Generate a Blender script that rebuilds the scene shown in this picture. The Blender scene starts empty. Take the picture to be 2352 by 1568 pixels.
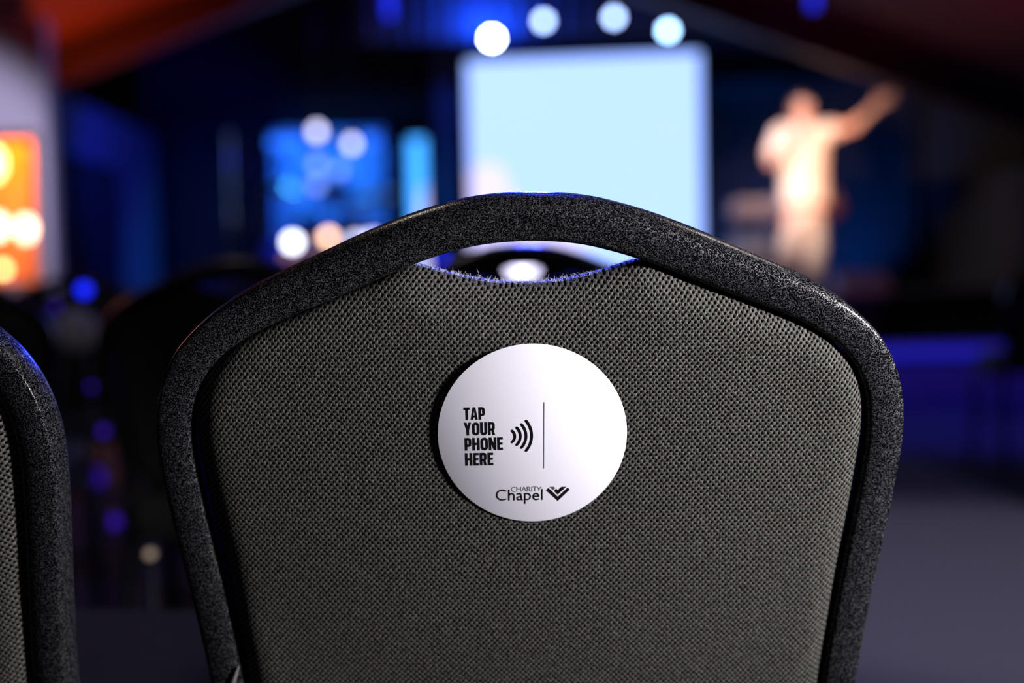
import bpy, bmesh, math, random
import numpy as np
from mathutils import Vector, Matrix
from math import sin, cos, pi, radians as R
random.seed(7)
SC = bpy.context.scene
COL = SC.collection

# ------------------------------------------------------------------ camera
FPX, CX, CY = 2613.0, 1176.0, 784.0
CAMZ = 0.80
cd = bpy.data.cameras.new('camera'); cam = bpy.data.objects.new('camera', cd); COL.objects.link(cam)
cd.sensor_width = 36; cd.lens = 36 * FPX / 2352; cd.clip_start = 0.02
PITCH, ROLL = R(2.72), R(1.21)
cam.matrix_world = Matrix.Translation((0, 0, CAMZ)) @ Matrix.Rotation(R(90) - PITCH, 4, 'X') @ Matrix.Rotation(-ROLL, 4, 'Z')
cd.dof.use_dof = True; cd.dof.focus_distance = 0.678; cd.dof.aperture_fstop = 2.15
cd.dof.aperture_blades = 9; cd.dof.aperture_rotation = R(12)
SC.camera = cam
CM = cam.matrix_world.copy()

def at(px, py, Y):
    """world point on plane y=Y seen at photo pixel"""
    d = CM.to_3x3() @ Vector(((px - CX) / FPX, -(py - CY) / FPX, -1))
    return Vector((0, 0, CAMZ)) + d * (Y / d.y)

# ------------------------------------------------------------------ world, exposure
w = bpy.data.worlds.new('world'); SC.world = w; w.use_nodes = True
w.node_tree.nodes['Background'].inputs[0].default_value = (0.02, 0.02, 0.03, 1)
w.node_tree.nodes['Background'].inputs[1].default_value = 0.02
SC.view_settings.view_transform = 'Standard'; SC.view_settings.look = 'None'
SC.view_settings.gamma = 1; SC.view_settings.exposure = 0; SC.view_settings.use_curve_mapping = False
SC.cycles.use_denoising = True
SC.cycles.sample_clamp_indirect = 4

# ------------------------------------------------------------------ lights
def aim(o, tgt):
    o.rotation_euler = (Vector(tgt) - o.location).to_track_quat('-Z', 'Y').to_euler()
def area(name, loc, tgt, size, power, col, size_y=None, spread=180):
    l = bpy.data.lights.new(name, 'AREA'); l.energy = power; l.color = col; l.size = size
    if size_y: l.shape = 'RECTANGLE'; l.size_y = size_y
    l.spread = R(spread)
    o = bpy.data.objects.new(name, l); COL.objects.link(o); o.location = loc; aim(o, tgt); return o
def spot(name, loc, tgt, ang, power, col, blend=.6, r=.05):
    l = bpy.data.lights.new(name, 'SPOT'); l.energy = power; l.color = col; l.spot_size = R(ang)
    l.spot_blend = blend; l.shadow_soft_size = r
    o = bpy.data.objects.new(name, l); COL.objects.link(o); o.location = loc; aim(o, tgt); return o
def point(name, loc, power, col, r=.05):
    l = bpy.data.lights.new(name, 'POINT'); l.energy = power; l.color = col; l.shadow_soft_size = r
    o = bpy.data.objects.new(name, l); COL.objects.link(o); o.location = loc; return o

BLUE = (.03, .06, 1.0)
# hall lamp to the right behind the camera
spot('aisle_light', (.86, 0.22, .97), (.06, 0.70, 0.675), 38, 126, (1, .965, .97), .7, .07)
area('hall_light', (0.3, -1.2, 2.3), (0.0, 0.7, 0.74), .8, 2.0, (.93, .93, 1))
# blue wash fixtures over the first rows (above the frame)
area('blue_wash_light', (0.25, 2.6, 3.2), (0.1, 0.7, 0.8), .35, 18, BLUE)
spot('blue_wash_light', (.3, 10.3, 3.4), (0, .7, .85), 14, 2400, BLUE)
area('warm_wash_light', (-.75, 1.9, 2.5), (-.3, .7, 0.8), .16, 5, (1, .86, .68))
area('white_wash_light', (1.4, 2.0, 2.6), (.2, .7, 0.8), .16, 6, (1, .9, .85))
# ceiling uplights
spot('ceiling_uplight', (-3.0, 8.35, 1.7), (-3.15, 8.2, 2.9), 115, 42, (1, .14, .003), r=.03)
spot('ceiling_uplight', (-1.6, 6.2, 1.6), (-1.8, 7.4, 3.4), 100, 22, (1, .02, .01))
spot('ceiling_uplight', (2.9, 6.0, 1.4), (2.8, 7.6, 3.0), 60, 16, (1, .07, .16))
spot('ceiling_uplight', (.2, 7.0, 2.0), (.2, 8.6, 3.6), 100, 3, (.5, .1, .8))
# left wall
spot('wall_light', (-2.7, 5.0, 2.1), (-3.8, 7.5, 1.45), 50, 230, (.70, .62, 1))
spot('wall_light', (-2.4, 10.0, 2.2), (-4.0, 12.6, 1.7), 90, 170, (.004, .006, 1))
# stage
spot('stage_key_light', (1.5, 8.2, 2.35), (2.65, 10.1, 1.85), 48, 400, (1, .70, .54), r=.04)
spot('stage_fill_light', (3.4, 7.9, 2.0), (2.7, 10.1, 1.8), 30, 260, (1, .46, .30), r=.04)
spot('stage_side_light', (.6, 9.2, 3.0), (2.4, 10.1, 1.9), 36, 200, (.75, .70, 1), r=.04)
spot('curtain_light', (2.3, 11.9, .8), (2.1, 13.0, 1.5), 100, 150, (.015, .22, 1))
spot('curtain_light', (3.5, 11.9, .8), (3.55, 13.0, 1.6), 100, 240, (.01, .16, 1))
spot('drum_light', (-1.9, 11.2, 2.25), (-1.9, 12.2, 1.4), 140, 170, (.015, .20, 1))
spot('drum_light', (-2.6, 10.9, 1.0), (-2.4, 12.2, 1.2), 120, 20, (.02, .06, 1))
point('truss_glow', at(1120, 60, 11.0), 80, (.01, .07, 1), .04)  # unseen light added for the haze glow around the left stage lamp
spot('truss_glow', (1.5, 11.6, 3.5), (1.5, 12.9, 3.3), 120, 3, (.02, .02, 1))
spot('stage_blue_light', (3.3, 7.7, 2.3), (3.2, 7.5, 0), 60, 50, (.02, .03, 1))
spot('floor_blue_light', (2.6, 6.4, 2.5), (2.8, 6.6, 0), 84, 260, (.04, .03, 1))
spot('floor_light', (1.5, 2.2, 2.9), (1.35, 2.9, 0), 44, 90, (.85, .80, 1))
spot('floor_blue_light', (-2.2, 4.4, 3.0), (-1.9, 4.8, 0), 50, 14, (.2, .06, 1))

# ------------------------------------------------------------------ materials
def mat(name, col=(.5, .5, .5), rough=.6, metal=0, emit=None, strength=1, spec=.5, bump=0, bscale=200, var=0):
    m = bpy.data.materials.new(name); m.use_nodes = True
    nt = m.node_tree; b = nt.nodes['Principled BSDF']
    b.inputs['Base Color'].default_value = (*col, 1); b.inputs['Roughness'].default_value = rough
    b.inputs['Metallic'].default_value = metal; b.inputs['Specular IOR Level'].default_value = spec
    if emit:
        b.inputs['Emission Color'].default_value = (*emit, 1); b.inputs['Emission Strength'].default_value = strength
    if bump or var:
        tc = nt.nodes.new('ShaderNodeTexCoord'); n = nt.nodes.new('ShaderNodeTexNoise')
        n.inputs['Scale'].default_value = bscale; n.inputs['Detail'].default_value = 4
        nt.links.new(tc.outputs['Object'], n.inputs['Vector'])
        if bump:
            bp = nt.nodes.new('ShaderNodeBump'); bp.inputs['Strength'].default_value = bump; bp.inputs['Distance'].default_value = .002
            nt.links.new(n.outputs[0], bp.inputs['Height']); nt.links.new(bp.outputs[0], b.inputs['Normal'])
        if var:
            mx = nt.nodes.new('ShaderNodeMix'); mx.data_type = 'RGBA'
            mx.inputs[6].default_value = (*[c * (1 - var) for c in col], 1); mx.inputs[7].default_value = (*[min(1, c * (1 + var)) for c in col], 1)
            nt.links.new(n.outputs[0], mx.inputs[0]); nt.links.new(mx.outputs[2], b.inputs['Base Color'])
    return m

class NT:
    def __init__(s, m): s.nt = m.node_tree
    def n(s, t, **k):
        x = s.nt.nodes.new(t)
        for a, v in k.items(): setattr(x, a, v)
        return x
    def val(s, sock, v):
        if isinstance(v, bpy.types.NodeSocket): s.nt.links.new(v, sock)
        else: sock.default_value = v
    def math(s, op, a, b=None, c=None, clamp=False):
        x = s.n('ShaderNodeMath', operation=op, use_clamp=clamp); s.val(x.inputs[0], a)
        if b is not None: s.val(x.inputs[1], b)
        if c is not None: s.val(x.inputs[2], c)
        return x.outputs[0]
    def mix(s, f, a, b):
        x = s.n('ShaderNodeMix', data_type='RGBA'); s.val(x.inputs[0], f); s.val(x.inputs[6], a); s.val(x.inputs[7], b)
        return x.outputs[2]

def weave_material():
    m = bpy.data.materials.new('woven_fabric'); m.use_nodes = True; g = NT(m); b = m.node_tree.nodes['Principled BSDF']
    tc = g.n('ShaderNodeTexCoord')
    dn = g.n('ShaderNodeTexNoise'); dn.inputs['Scale'].default_value = 55; dn.inputs['Detail'].default_value = 2
    g.nt.links.new(tc.outputs['Object'], dn.inputs['Vector'])
    dv = g.n('ShaderNodeVectorMath', operation='MULTIPLY_ADD')
    g.nt.links.new(dn.outputs['Color'], dv.inputs[0]); dv.inputs[1].default_value = (.0011, .0011, 0)
    dn2 = g.n('ShaderNodeTexNoise'); dn2.inputs['Scale'].default_value = 7; dn2.inputs['Detail'].default_value = 1
    g.nt.links.new(tc.outputs['Object'], dn2.inputs['Vector'])
    dv2 = g.n('ShaderNodeVectorMath', operation='MULTIPLY_ADD'); g.nt.links.new(dn2.outputs['Color'], dv2.inputs[0]); dv2.inputs[1].default_value = (.008, .012, 0)
    g.nt.links.new(tc.outputs['Object'], dv2.inputs[2]); g.nt.links.new(dv2.outputs[0], dv.inputs[2])
    sp = g.n('ShaderNodeSeparateXYZ'); g.nt.links.new(dv.outputs[0], sp.inputs[0])
    P, Q = .00362, .00204
    u = g.math('MULTIPLY', sp.outputs[0], 2 * pi / P); v = g.math('MULTIPLY', sp.outputs[1], pi / Q)
    ph = g.math('MULTIPLY', v, 0.06)
    cu = g.math('COSINE', u); cv = g.math('COSINE', v)
    lat = g.math('MULTIPLY', cu, cv)                         # +1 on knots, -1 in the pits
    # diagonal yarn strands over each knot
    def strands(ang, a, c_, sc=1):
        wv = g.n('ShaderNodeTexNoise'); wv.inputs['Scale'].default_value = 1; wv.inputs['Detail'].default_value = 2
        mp = g.n('ShaderNodeMapping', vector_type='TEXTURE'); mp.inputs['Rotation'].default_value = (0, 0, R(ang)); mp.inputs['Scale'].default_value = (1 / a, 1 / c_, .002)
        g.nt.links.new(tc.outputs['Object'], mp.inputs[0]); g.nt.links.new(mp.outputs[0], wv.inputs['Vector'])
        return g.math('SUBTRACT', wv.outputs[0], .5)
    fib = strands(62, 420, 1900); fib2 = strands(-40, 500, 1700)
    wn = g.n('ShaderNodeTexNoise'); wn.inputs['Scale'].default_value = 420; wn.inputs['Detail'].default_value = 1
    g.nt.links.new(tc.outputs['Object'], wn.inputs['Vector'])
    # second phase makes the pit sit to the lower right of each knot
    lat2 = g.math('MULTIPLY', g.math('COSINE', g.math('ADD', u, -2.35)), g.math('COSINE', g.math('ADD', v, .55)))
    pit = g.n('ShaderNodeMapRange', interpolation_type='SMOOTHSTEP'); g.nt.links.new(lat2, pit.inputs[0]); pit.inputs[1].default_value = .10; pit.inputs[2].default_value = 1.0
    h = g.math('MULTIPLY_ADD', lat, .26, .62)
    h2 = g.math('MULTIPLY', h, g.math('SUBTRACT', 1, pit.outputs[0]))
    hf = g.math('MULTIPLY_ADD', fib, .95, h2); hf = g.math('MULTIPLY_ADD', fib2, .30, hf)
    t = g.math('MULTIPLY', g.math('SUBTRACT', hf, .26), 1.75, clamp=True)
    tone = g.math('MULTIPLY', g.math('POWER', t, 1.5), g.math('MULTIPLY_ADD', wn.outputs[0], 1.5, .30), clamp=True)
    hue = g.n('ShaderNodeMix', data_type='RGBA'); hn = g.n('ShaderNodeTexNoise'); hn.inputs['Scale'].default_value = 500
    g.nt.links.new(tc.outputs['Object'], hn.inputs['Vector'])
    mr = g.n('ShaderNodeMapRange'); g.nt.links.new(hn.outputs[0], mr.inputs[0]); mr.inputs[1].default_value = .38; mr.inputs[2].default_value = .62
    g.nt.links.new(mr.outputs[0], hue.inputs[0]); hue.inputs[6].default_value = (.102, .088, .083, 1); hue.inputs[7].default_value = (.083, .090, .078, 1)
    c = g.mix(tone, (.0015, .0015, .0015, 1), hue.outputs[2])  # dark pits put the shade between knots into the base colour
    g.nt.links.new(c, b.inputs['Base Color'])
    b.inputs['Roughness'].default_value = .55; b.inputs['Specular IOR Level'].default_value = .5; g.nt.links.new(g.math('MULTIPLY', tone, .30), b.inputs['Specular IOR Level'])
    bp = g.n('ShaderNodeBump'); bp.inputs['Strength'].default_value = .9; bp.inputs['Distance'].default_value = .0011
    g.nt.links.new(hf, bp.inputs['Height']); g.nt.links.new(bp.outputs[0], b.inputs['Normal'])
    return m

def hammer_material():
    m = bpy.data.materials.new('hammered_paint'); m.use_nodes = True; g = NT(m); b = m.node_tree.nodes['Principled BSDF']
    tc = g.n('ShaderNodeTexCoord')
    n1 = g.n('ShaderNodeTexNoise'); n1.inputs['Scale'].default_value = 620; n1.inputs['Detail'].default_value = 1.2; n1.inputs['Roughness'].default_value = .6; n1.inputs['Distortion'].default_value = .25
    g.nt.links.new(tc.outputs['Object'], n1.inputs['Vector'])
    n2 = g.n('ShaderNodeTexNoise'); n2.inputs['Scale'].default_value = 150; n2.inputs['Detail'].default_value = 1
    g.nt.links.new(tc.outputs['Object'], n2.inputs['Vector'])
    rid = g.math('ABSOLUTE', g.math('SUBTRACT', n1.outputs[0], .5))
    mr = g.n('ShaderNodeMapRange', interpolation_type='SMOOTHSTEP'); g.nt.links.new(rid, mr.inputs[0])
    mr.inputs[1].default_value = .034; mr.inputs[2].default_value = .010
    amp = g.math('MULTIPLY_ADD', n2.outputs[0], .9, .30, clamp=True)
    vein = g.math('MULTIPLY', mr.outputs[0], amp)
    c = g.mix(vein, (.002, .002, .003, 1), (.165, .16, .175, 1))
    g.nt.links.new(c, b.inputs['Base Color'])
    b.inputs['Roughness'].default_value = .33; b.inputs['Specular IOR Level'].default_value = .10
    g.nt.links.new(g.math('MULTIPLY', vein, .85), b.inputs['Metallic'])
    rr = g.math('MULTIPLY_ADD', vein, .32, .20); g.nt.links.new(rr, b.inputs['Roughness'])
    bp = g.n('ShaderNodeBump'); bp.inputs['Strength'].default_value = .32; bp.inputs['Distance'].default_value = .0006
    g.nt.links.new(rid, bp.inputs['Height']); g.nt.links.new(bp.outputs[0], b.inputs['Normal'])
    return m

M = {}
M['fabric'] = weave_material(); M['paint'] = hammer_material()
M['pshell'] = mat('black_plastic', (.012, .012, .013), .5)
M['sticker'] = mat('sticker_paper', (.66, .645, .725), .6, spec=.1, bump=.004, bscale=900)
M['ink'] = mat('black_ink', (.004, .004, .005), .8, spec=.03)
M['ink_grey'] = mat('grey_ink', (.055, .055, .07), .8, spec=.03)
M['fuzz'] = mat('lint_fibre', (.45, .45, .5), .9)
M['thread'] = mat('woven_tape', (.10, .095, .09), .9, bump=.5, bscale=900)
M['carpet'] = mat('dark_carpet', (.035, .033, .04), .95, bump=.5, bscale=300, var=.3)
M['aisle'] = mat('unshaded_carpet', (.17, .165, .18), .95, bump=.5, bscale=260, var=.25)
M['ceil'] = mat('ceiling_board', (.20, .065, .04), .8, bump=.1, bscale=40, var=.12)
M['beam'] = mat('dark_stained_beam', (.07, .035, .028), .6, bump=.2, bscale=30, var=.3)
M['black'] = mat('black_paint', (.008, .008, .009), .8, bump=.1, bscale=40)
M['drape'] = mat('black_drape', (.022, .022, .026), .95, bump=.2, bscale=90, var=.2)
M['wall'] = mat('white_wall_paint', (.62, .60, .62), .8, bump=.05, bscale=60, var=.05)
M['bluewall'] = mat('grey_wall_paint', (.12, .12, .13), .85, bump=.05, bscale=60, var=.08)
M['foyer'] = mat('orange_wall_paint', (.75, .30, .07), .8, bump=.05, bscale=60, var=.08)
M['glow_cloth'] = mat('glow_catcher_cloth', (.16, .17, .20), .95, bump=.2, bscale=90, var=.2)
M['stage'] = mat('stage_board', (.30, .22, .20), .6, bump=.15, bscale=30, var=.2)
M['stagefront'] = mat('stage_facing', (.22, .13, .07), .6, bump=.15, bscale=30, var=.2)
M['metal'] = mat('brushed_steel', (.45, .45, .47), .3, 1, bump=.05, bscale=200)
M['darkmetal'] = mat('black_metal', (.02, .02, .022), .4, .3, bump=.05, bscale=200)
M['brass'] = mat('cymbal_bronze', (.75, .50, .22), .28, 1, bump=.1, bscale=120)
M['drumshell'] = mat('drum_lacquer', (.05, .09, .22), .25, bump=.02)
M['drumhead'] = mat('drum_head', (.72, .72, .70), .6, bump=.05)
M['skin'] = mat('skin', (.66, .36, .26), .55, bump=.1, bscale=90, var=.08)
M['cloth'] = mat('cream_cotton', (.78, .68, .58), .9, bump=.3, bscale=60, var=.06)
M['trouser'] = mat('pale_khaki_cloth', (.66, .55, .47), .9, bump=.3, bscale=60, var=.07)
M['hair'] = mat('dark_hair', (.02, .017, .018), .6, bump=.5, bscale=200)
M['rubber'] = mat('white_rubber', (.6, .6, .6), .7, bump=.05)
M['eye'] = mat('eye_white', (.8, .8, .8), .3, bump=.01); M['lip'] = mat('lip', (.45, .14, .12), .5, bump=.05)
M['keys'] = mat('pale_keyboard_shell', (.22, .16, .19), .5, bump=.05)
M['red'] = mat('red_lacquer', (.22, .012, .02), .4, bump=.05)
M['panel'] = mat('acoustic_panel', (.26, .30, .38), .95, bump=.4, bscale=80, var=.2)
def em(name, col, s): return mat(name, (.02, .02, .02), .5, emit=col, strength=s, bump=.001)
M['screen'] = em('screen_cyan', (.58, .87, 2.0), 1.0)
M['screen2'] = em('screen_cyan_deep', (.10, .75, 2.2), 1.0)
M['screen_pink'] = em('screen_pink', (1.0, .93, 1.6), 1.0)
M['lens1'] = em('lamp_white', (.75, .9, 1.3), 60)
M['lens2'] = em('lamp_pale_blue', (.50, .72, 1.3), 9.0)
M['lens3'] = em('lamp_cyan_white', (.55, .95, 1.6), 12)
M['ledblue'] = em('led_blue', (.012, .03, 1.0), 1.6)
M['ledbar'] = em('led_bar_blue', (.02, .16, 1.0), 2.2)
M['stagebar'] = em('step_led_blue', (.012, .012, .5), .9)
M['bulb'] = em('bulb_glint_cool', (.62, .60, .85), 6); M['bulbdim'] = em('bulb_blue_dim', (.2, .3, .8), 4)
M['glinthot'] = em('glint_white', (.8, .85, 1.0), 9); M['glintwarm'] = em('glint_warm', (1.0, .62, .42), 7); M['glintbrown'] = em('glint_amber', (.4, .18, .07), 2.2)
M['globe'] = em('globe_warm', (1.0, .62, .22), 9); M['globe2'] = em('globe_pink', (1.0, .60, .42), 8)
M['dotblue'] = em('glow_dot_blue', (.008, .02, 1.0), 2.2); M['dotviolet'] = em('glow_dot_violet', (.05, .008, .5), .8); M['dotbeige'] = em('glow_dot_beige', (.35, .26, .2), 1.1)
def glass_material():
    m = bpy.data.materials.new('clear_acrylic'); m.use_nodes = True; nt = m.node_tree; nt.nodes.clear()
    o = nt.nodes.new('ShaderNodeOutputMaterial'); mx = nt.nodes.new('ShaderNodeMixShader'); f = nt.nodes.new('ShaderNodeFresnel'); f.inputs[0].default_value = 1.45
    t = nt.nodes.new('ShaderNodeBsdfTransparent'); t.inputs[0].default_value = (.93, .95, .97, 1); gl = nt.nodes.new('ShaderNodeBsdfGlossy'); gl.inputs['Roughness'].default_value = .05
    nt.links.new(f.outputs[0], mx.inputs[0]); nt.links.new(t.outputs[0], mx.inputs[1]); nt.links.new(gl.outputs[0], mx.inputs[2]); nt.links.new(mx.outputs[0], o.inputs[0])
    return m
M['acrylic'] = glass_material()

# ------------------------------------------------------------------ mesh helpers
def obj(name, bm, m, parent=None, smooth=True, loc=None):
    me = bpy.data.meshes.new(name)
    if isinstance(bm, tuple): me.from_pydata(*bm)
    else: bm.to_mesh(me); bm.free()
    me.update()
    if smooth: me.polygons.foreach_set('use_smooth', [True] * len(me.polygons))
    o = bpy.data.objects.new(name, me); COL.objects.link(o)
    if m: me.materials.append(M[m] if isinstance(m, str) else m)
    if parent: o.parent = parent
    if loc is not None: o.location = loc
    return o
def tag(o, label=None, cat=None, group=None, kind=None):
    if label: o['label'] = label
    if cat: o['category'] = cat
    if group: o['group'] = group
    if kind: o['kind'] = kind
    return o
def thing(name, label, cat, loc=(0, 0, 0), rz=0, group=None):
    o = bpy.data.objects.new(name, None); COL.objects.link(o); o.location = loc; o.rotation_euler = (0, 0, rz)
    o.empty_display_size = .1
    return tag(o, label, cat, group)
def box(bm, lo, hi, mtx=None, bev=0):
    r = bmesh.ops.create_cube(bm, size=1); vs = r['verts']
    c = [(a + b) / 2 for a, b in zip(lo, hi)]; s = [b - a for a, b in zip(lo, hi)]
    for v in vs: v.co = Vector((v.co.x * s[0] + c[0], v.co.y * s[1] + c[1], v.co.z * s[2] + c[2]))
    if bev:
        es = list({e for v in vs for e in v.link_edges})
        rb = bmesh.ops.bevel(bm, geom=es, offset=bev, segments=2, affect='EDGES', profile=.5)
        vs = list({v for f in rb['faces'] for v in f.verts} | {v for v in vs if v.is_valid})
    if mtx:
        for v in vs: v.co = mtx @ v.co
    return vs
def bx(name, lo, hi, m, parent=None, bev=.004, mtx=None):
    bm = bmesh.new(); box(bm, lo, hi, mtx, bev); return obj(name, bm, m, parent, smooth=False)
def loft(bm, rings, cap=True):
    """rings: list of equal-length lists of points"""
    vr = [[bm.verts.new(p) for p in r] for r in rings]; n = len(rings[0])
    for a, b in zip(vr, vr[1:]):
        for i in range(n):
            j = (i + 1) % n
            bm.faces.new((a[i], a[j], b[j], b[i]))
    if cap:
        bm.faces.new(vr[0][::-1]); bm.faces.new(vr[-1])
    bmesh.ops.recalc_face_normals(bm, faces=bm.faces)
def tube(bm, pts, rad, n=12, flat=None, cap=True):
    pts = [Vector(p) for p in pts]; k = len(pts)
    rads = rad if isinstance(rad, (list, tuple)) else [rad] * k
    up = None; rings = []
    for i, p in enumerate(pts):
        d = (pts[min(i + 1, k - 1)] - pts[max(i - 1, 0)]).normalized()
        if up is None:
            up = Vector((0, 0, 1)) if abs(d.z) < .9 else Vector((0, 1, 0))
        x = d.cross(up).normalized(); up = x.cross(d).normalized()
        r = rads[i]; ra, rb = (r if isinstance(r, tuple) else (r, r))
        rings.append([p + x * cos(2 * pi * j / n) * ra + up * sin(2 * pi * j / n) * rb for j in range(n)])
    loft(bm, rings, cap)
def tb(name, pts, rad, m, parent=None, n=12):
    bm = bmesh.new(); tube(bm, pts, rad, n); return obj(name, bm, m, parent)
def lathe(bm, prof, n=24, mtx=None):
    rings = []
    for r, z in prof:
        ring = [Vector((r * cos(2 * pi * j / n), r * sin(2 * pi * j / n), z)) for j in range(n)]
        if mtx: ring = [mtx @ p for p in ring]
        rings.append(ring)
    loft(bm, rings)
def lt(name, prof, m, parent=None, n=24, mtx=None):
    bm = bmesh.new(); lathe(bm, prof, n, mtx); return obj(name, bm, m, parent)
def sphere_bm(c, r, seg=16, sc=(1, 1, 1)):
    bm = bmesh.new(); bmesh.ops.create_uvsphere(bm, u_segments=seg, v_segments=seg // 2 + 2, radius=r)
    for v in bm.verts: v.co = Vector((v.co.x * sc[0] + c[0], v.co.y * sc[1] + c[1], v.co.z * sc[2] + c[2]))
    return bm
def poly_prism(bm, pts, y0, y1):
    a = [bm.verts.new((x, y0, z)) for x, z in pts]; b = [bm.verts.new((x, y1, z)) for x, z in pts]; n = len(pts)
    bm.faces.new(a); bm.faces.new(b[::-1])
    for i in range(n): bm.faces.new((a[i], b[i], b[(i + 1) % n], a[(i + 1) % n]))
    bmesh.ops.recalc_face_normals(bm, faces=bm.faces)
def catmull(P, per=6):
    P = [np.array(p, float) for p in P]; P = [2 * P[0] - P[1]] + P + [2 * P[-1] - P[-2]]; out = []
    for i in range(1, len(P) - 2):
        for k in range(per):
            t = k / per; a, b, c, d = P[i - 1:i + 3]
            out.append(.5 * ((2 * b) + (c - a) * t + (2 * a - 5 * b + 4 * c - d) * t * t + (3 * b - a - 3 * c + d) * t ** 3))
    out.append(P[-2]); return np.array(out)
def resample(P, n):
    P = np.array(P); d = np.r_[0, np.cumsum(np.linalg.norm(np.diff(P, axis=0), axis=1))]
    s = np.linspace(0, d[-1], n); return np.stack([np.interp(s, d, P[:, k]) for k in range(P.shape[1])], 1)

# ================================================================== SETTING
def struct(o): o['kind'] = 'structure'; return o
struct(bx('floor', (-6, -3, -.05), (6, 13.3, 0), 'carpet', bev=0))
struct(bx('unshaded_floor_1', (.32, -3, 0), (1.76, 8.5, .012), 'aisle', bev=0))['label'] = 'lighter grey carpet strip along the aisle, standing for floor outside the chair shadows'  # paler carpet colour paints the floor outside the chairs' shade
# gabled ceiling: ridge and slope
RX, RZ, SL = -.42, 3.86, .36
def slopez(x, y=0): return RZ - SL * abs(x - RX)
bm = bmesh.new()
for s in (-1, 1):
    xe = RX + s * 6.2; ze = RZ - SL * 6.2
    vs = [(RX, -3, RZ), (xe, -3, ze), (xe, 9.05, ze), (RX, 9.05, RZ)]
    a = [bm.verts.new(v) for v in vs]; b = [bm.verts.new((v[0], v[1], v[2] + .12)) for v in vs]
    bm.faces.new(a); bm.faces.new(b[::-1])
    for i in range(4): bm.faces.new((a[i], a[(i + 1) % 4], b[(i + 1) % 4], b[i]))
bmesh.ops.recalc_face_normals(bm, faces=bm.faces)
ceil = struct(obj('ceiling', bm, 'ceil', smooth=False))
def rafter(y0, y1, dep, m='beam'):
    for s in (-1, 1):
        bm = bmesh.new(); x1 = RX + s * 5.4
        pr = [(RX, RZ - .01), (x1, slopez(x1) - .01), (x1, slopez(x1) - dep), (RX, RZ - dep)]
        loft(bm, [[Vector((x, y0, z)) for x, z in pr], [Vector((x, y1, z)) for x, z in pr]])
        o = obj('beam', bm, m, ceil, smooth=False)
for y in (2.2, 4.2, 6.2): rafter(y, y + .14, .16)
rafter(8.9, 9.05, .30)
struct(bx('ceiling_stage', (-6, 9.05, 4.9), (6, 13.3, 5.0), 'black', bev=0))
bm = bmesh.new(); poly_prism(bm, [(RX, RZ + .02), (RX - 5.9, slopez(RX - 5.9) + .02), (RX - 5.9, 5.0), (RX + 5.9, 5.0), (RX + 5.9, slopez(RX + 5.9) + .02)], 9.055, 9.12)
struct(obj('wall_stage_header', bm, 'black', smooth=False))
# walls
struct(bx('wall_back', (-4.2, 13.15, 0), (6, 13.3, 4.9), 'black', bev=0))
struct(bx('wall_right', (5.0, -3, 0), (5.15, 13.3, 1.88), 'black', bev=0))
struct(bx('wall_rear', (-6, -3.15, 0), (6, -3, 4.2), 'black', bev=0))
wl = struct(bx('wall_left', (-4.12, 8.8, 0), (-4.0, 13.2, 2.62), 'bluewall', bev=0))
# dark doorway in the blue-lit left wall
d1 = struct(bx('door_1', (-4.0, 10.35, .0), (-3.97, 11.55, 2.02), 'black', bev=.004))
for a, b in (((-4.0, 10.29, 0), (-3.95, 10.35, 2.08)), ((-4.0, 11.55, 0), (-3.95, 11.61, 2.08)), ((-4.0, 10.29, 2.02), (-3.95, 11.61, 2.08))):
    bx('door_frame', a, b, 'black', d1)
lt('door_handle', [(.0, 0), (.025, .0), (.025, .05), (0, .05)], 'metal', d1, 12, Matrix.Translation((-3.97, 10.45, 1.0)) @ Matrix.Rotation(R(90), 4, 'Y'))
# white wall return with a lit opening into the foyer
pr = at(112, 400, 7.5).x; oL, oR = at(-260, 400, 7.5).x, at(90, 400, 7.5).x
oz0, oz1 = at(40, 645, 7.5).z, at(40, 318, 7.5).z
bm = bmesh.new()
for a, b in (((oR, 7.5, 0), (pr, 7.62, 2.62)), ((-5.9, 7.5, oz1), (oR, 7.62, 2.62)), ((-5.9, 7.5, 0), (oR, 7.62, oz0)), ((-5.9, 7.5, oz0), (oL, 7.62, oz1))): box(bm, a, b)
struct(obj('wall_partition', bm, 'wall', smooth=False))
fr = struct(thing('window_1', None, None, ((oL + oR) / 2, 7.56, oz0)))
for a, b in (((oL, 7.47, oz0 - .04), (oR, 7.65, oz0)), ((oL, 7.47, oz1), (oR, 7.65, oz1 + .04)), ((oR - .04, 7.47, oz0), (oR, 7.65, oz1)), ((oL, 7.47, oz0), (oL + .04, 7.65, oz1))):
    o = bx('window_frame', a, b, 'stagefront', fr); o.matrix_parent_inverse = Matrix.Translation(-fr.location)
bm = bmesh.new()
box(bm, (-6.2, 8.7, 0), (-3.60, 8.78, 2.6)); box(bm, (-6.2, 7.62, 0), (-6.1, 8.7, 2.6)); 
for z0, z1, q in ((0, 2.6, [(pr - .01, 7.62), (-3.58, 8.78), (-3.64, 8.78), (pr - .08, 7.62)]), (2.5, 2.6, [(pr - .02, 7.62), (-3.60, 8.78), (-6.2, 8.78), (-6.2, 7.62)])):
    loft(bm, [[Vector((x, y, z0)) for x, y in q], [Vector((x, y, z1)) for x, y in q]])
struct(obj('wall_foyer', bm, 'foyer', smooth=False))
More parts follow.
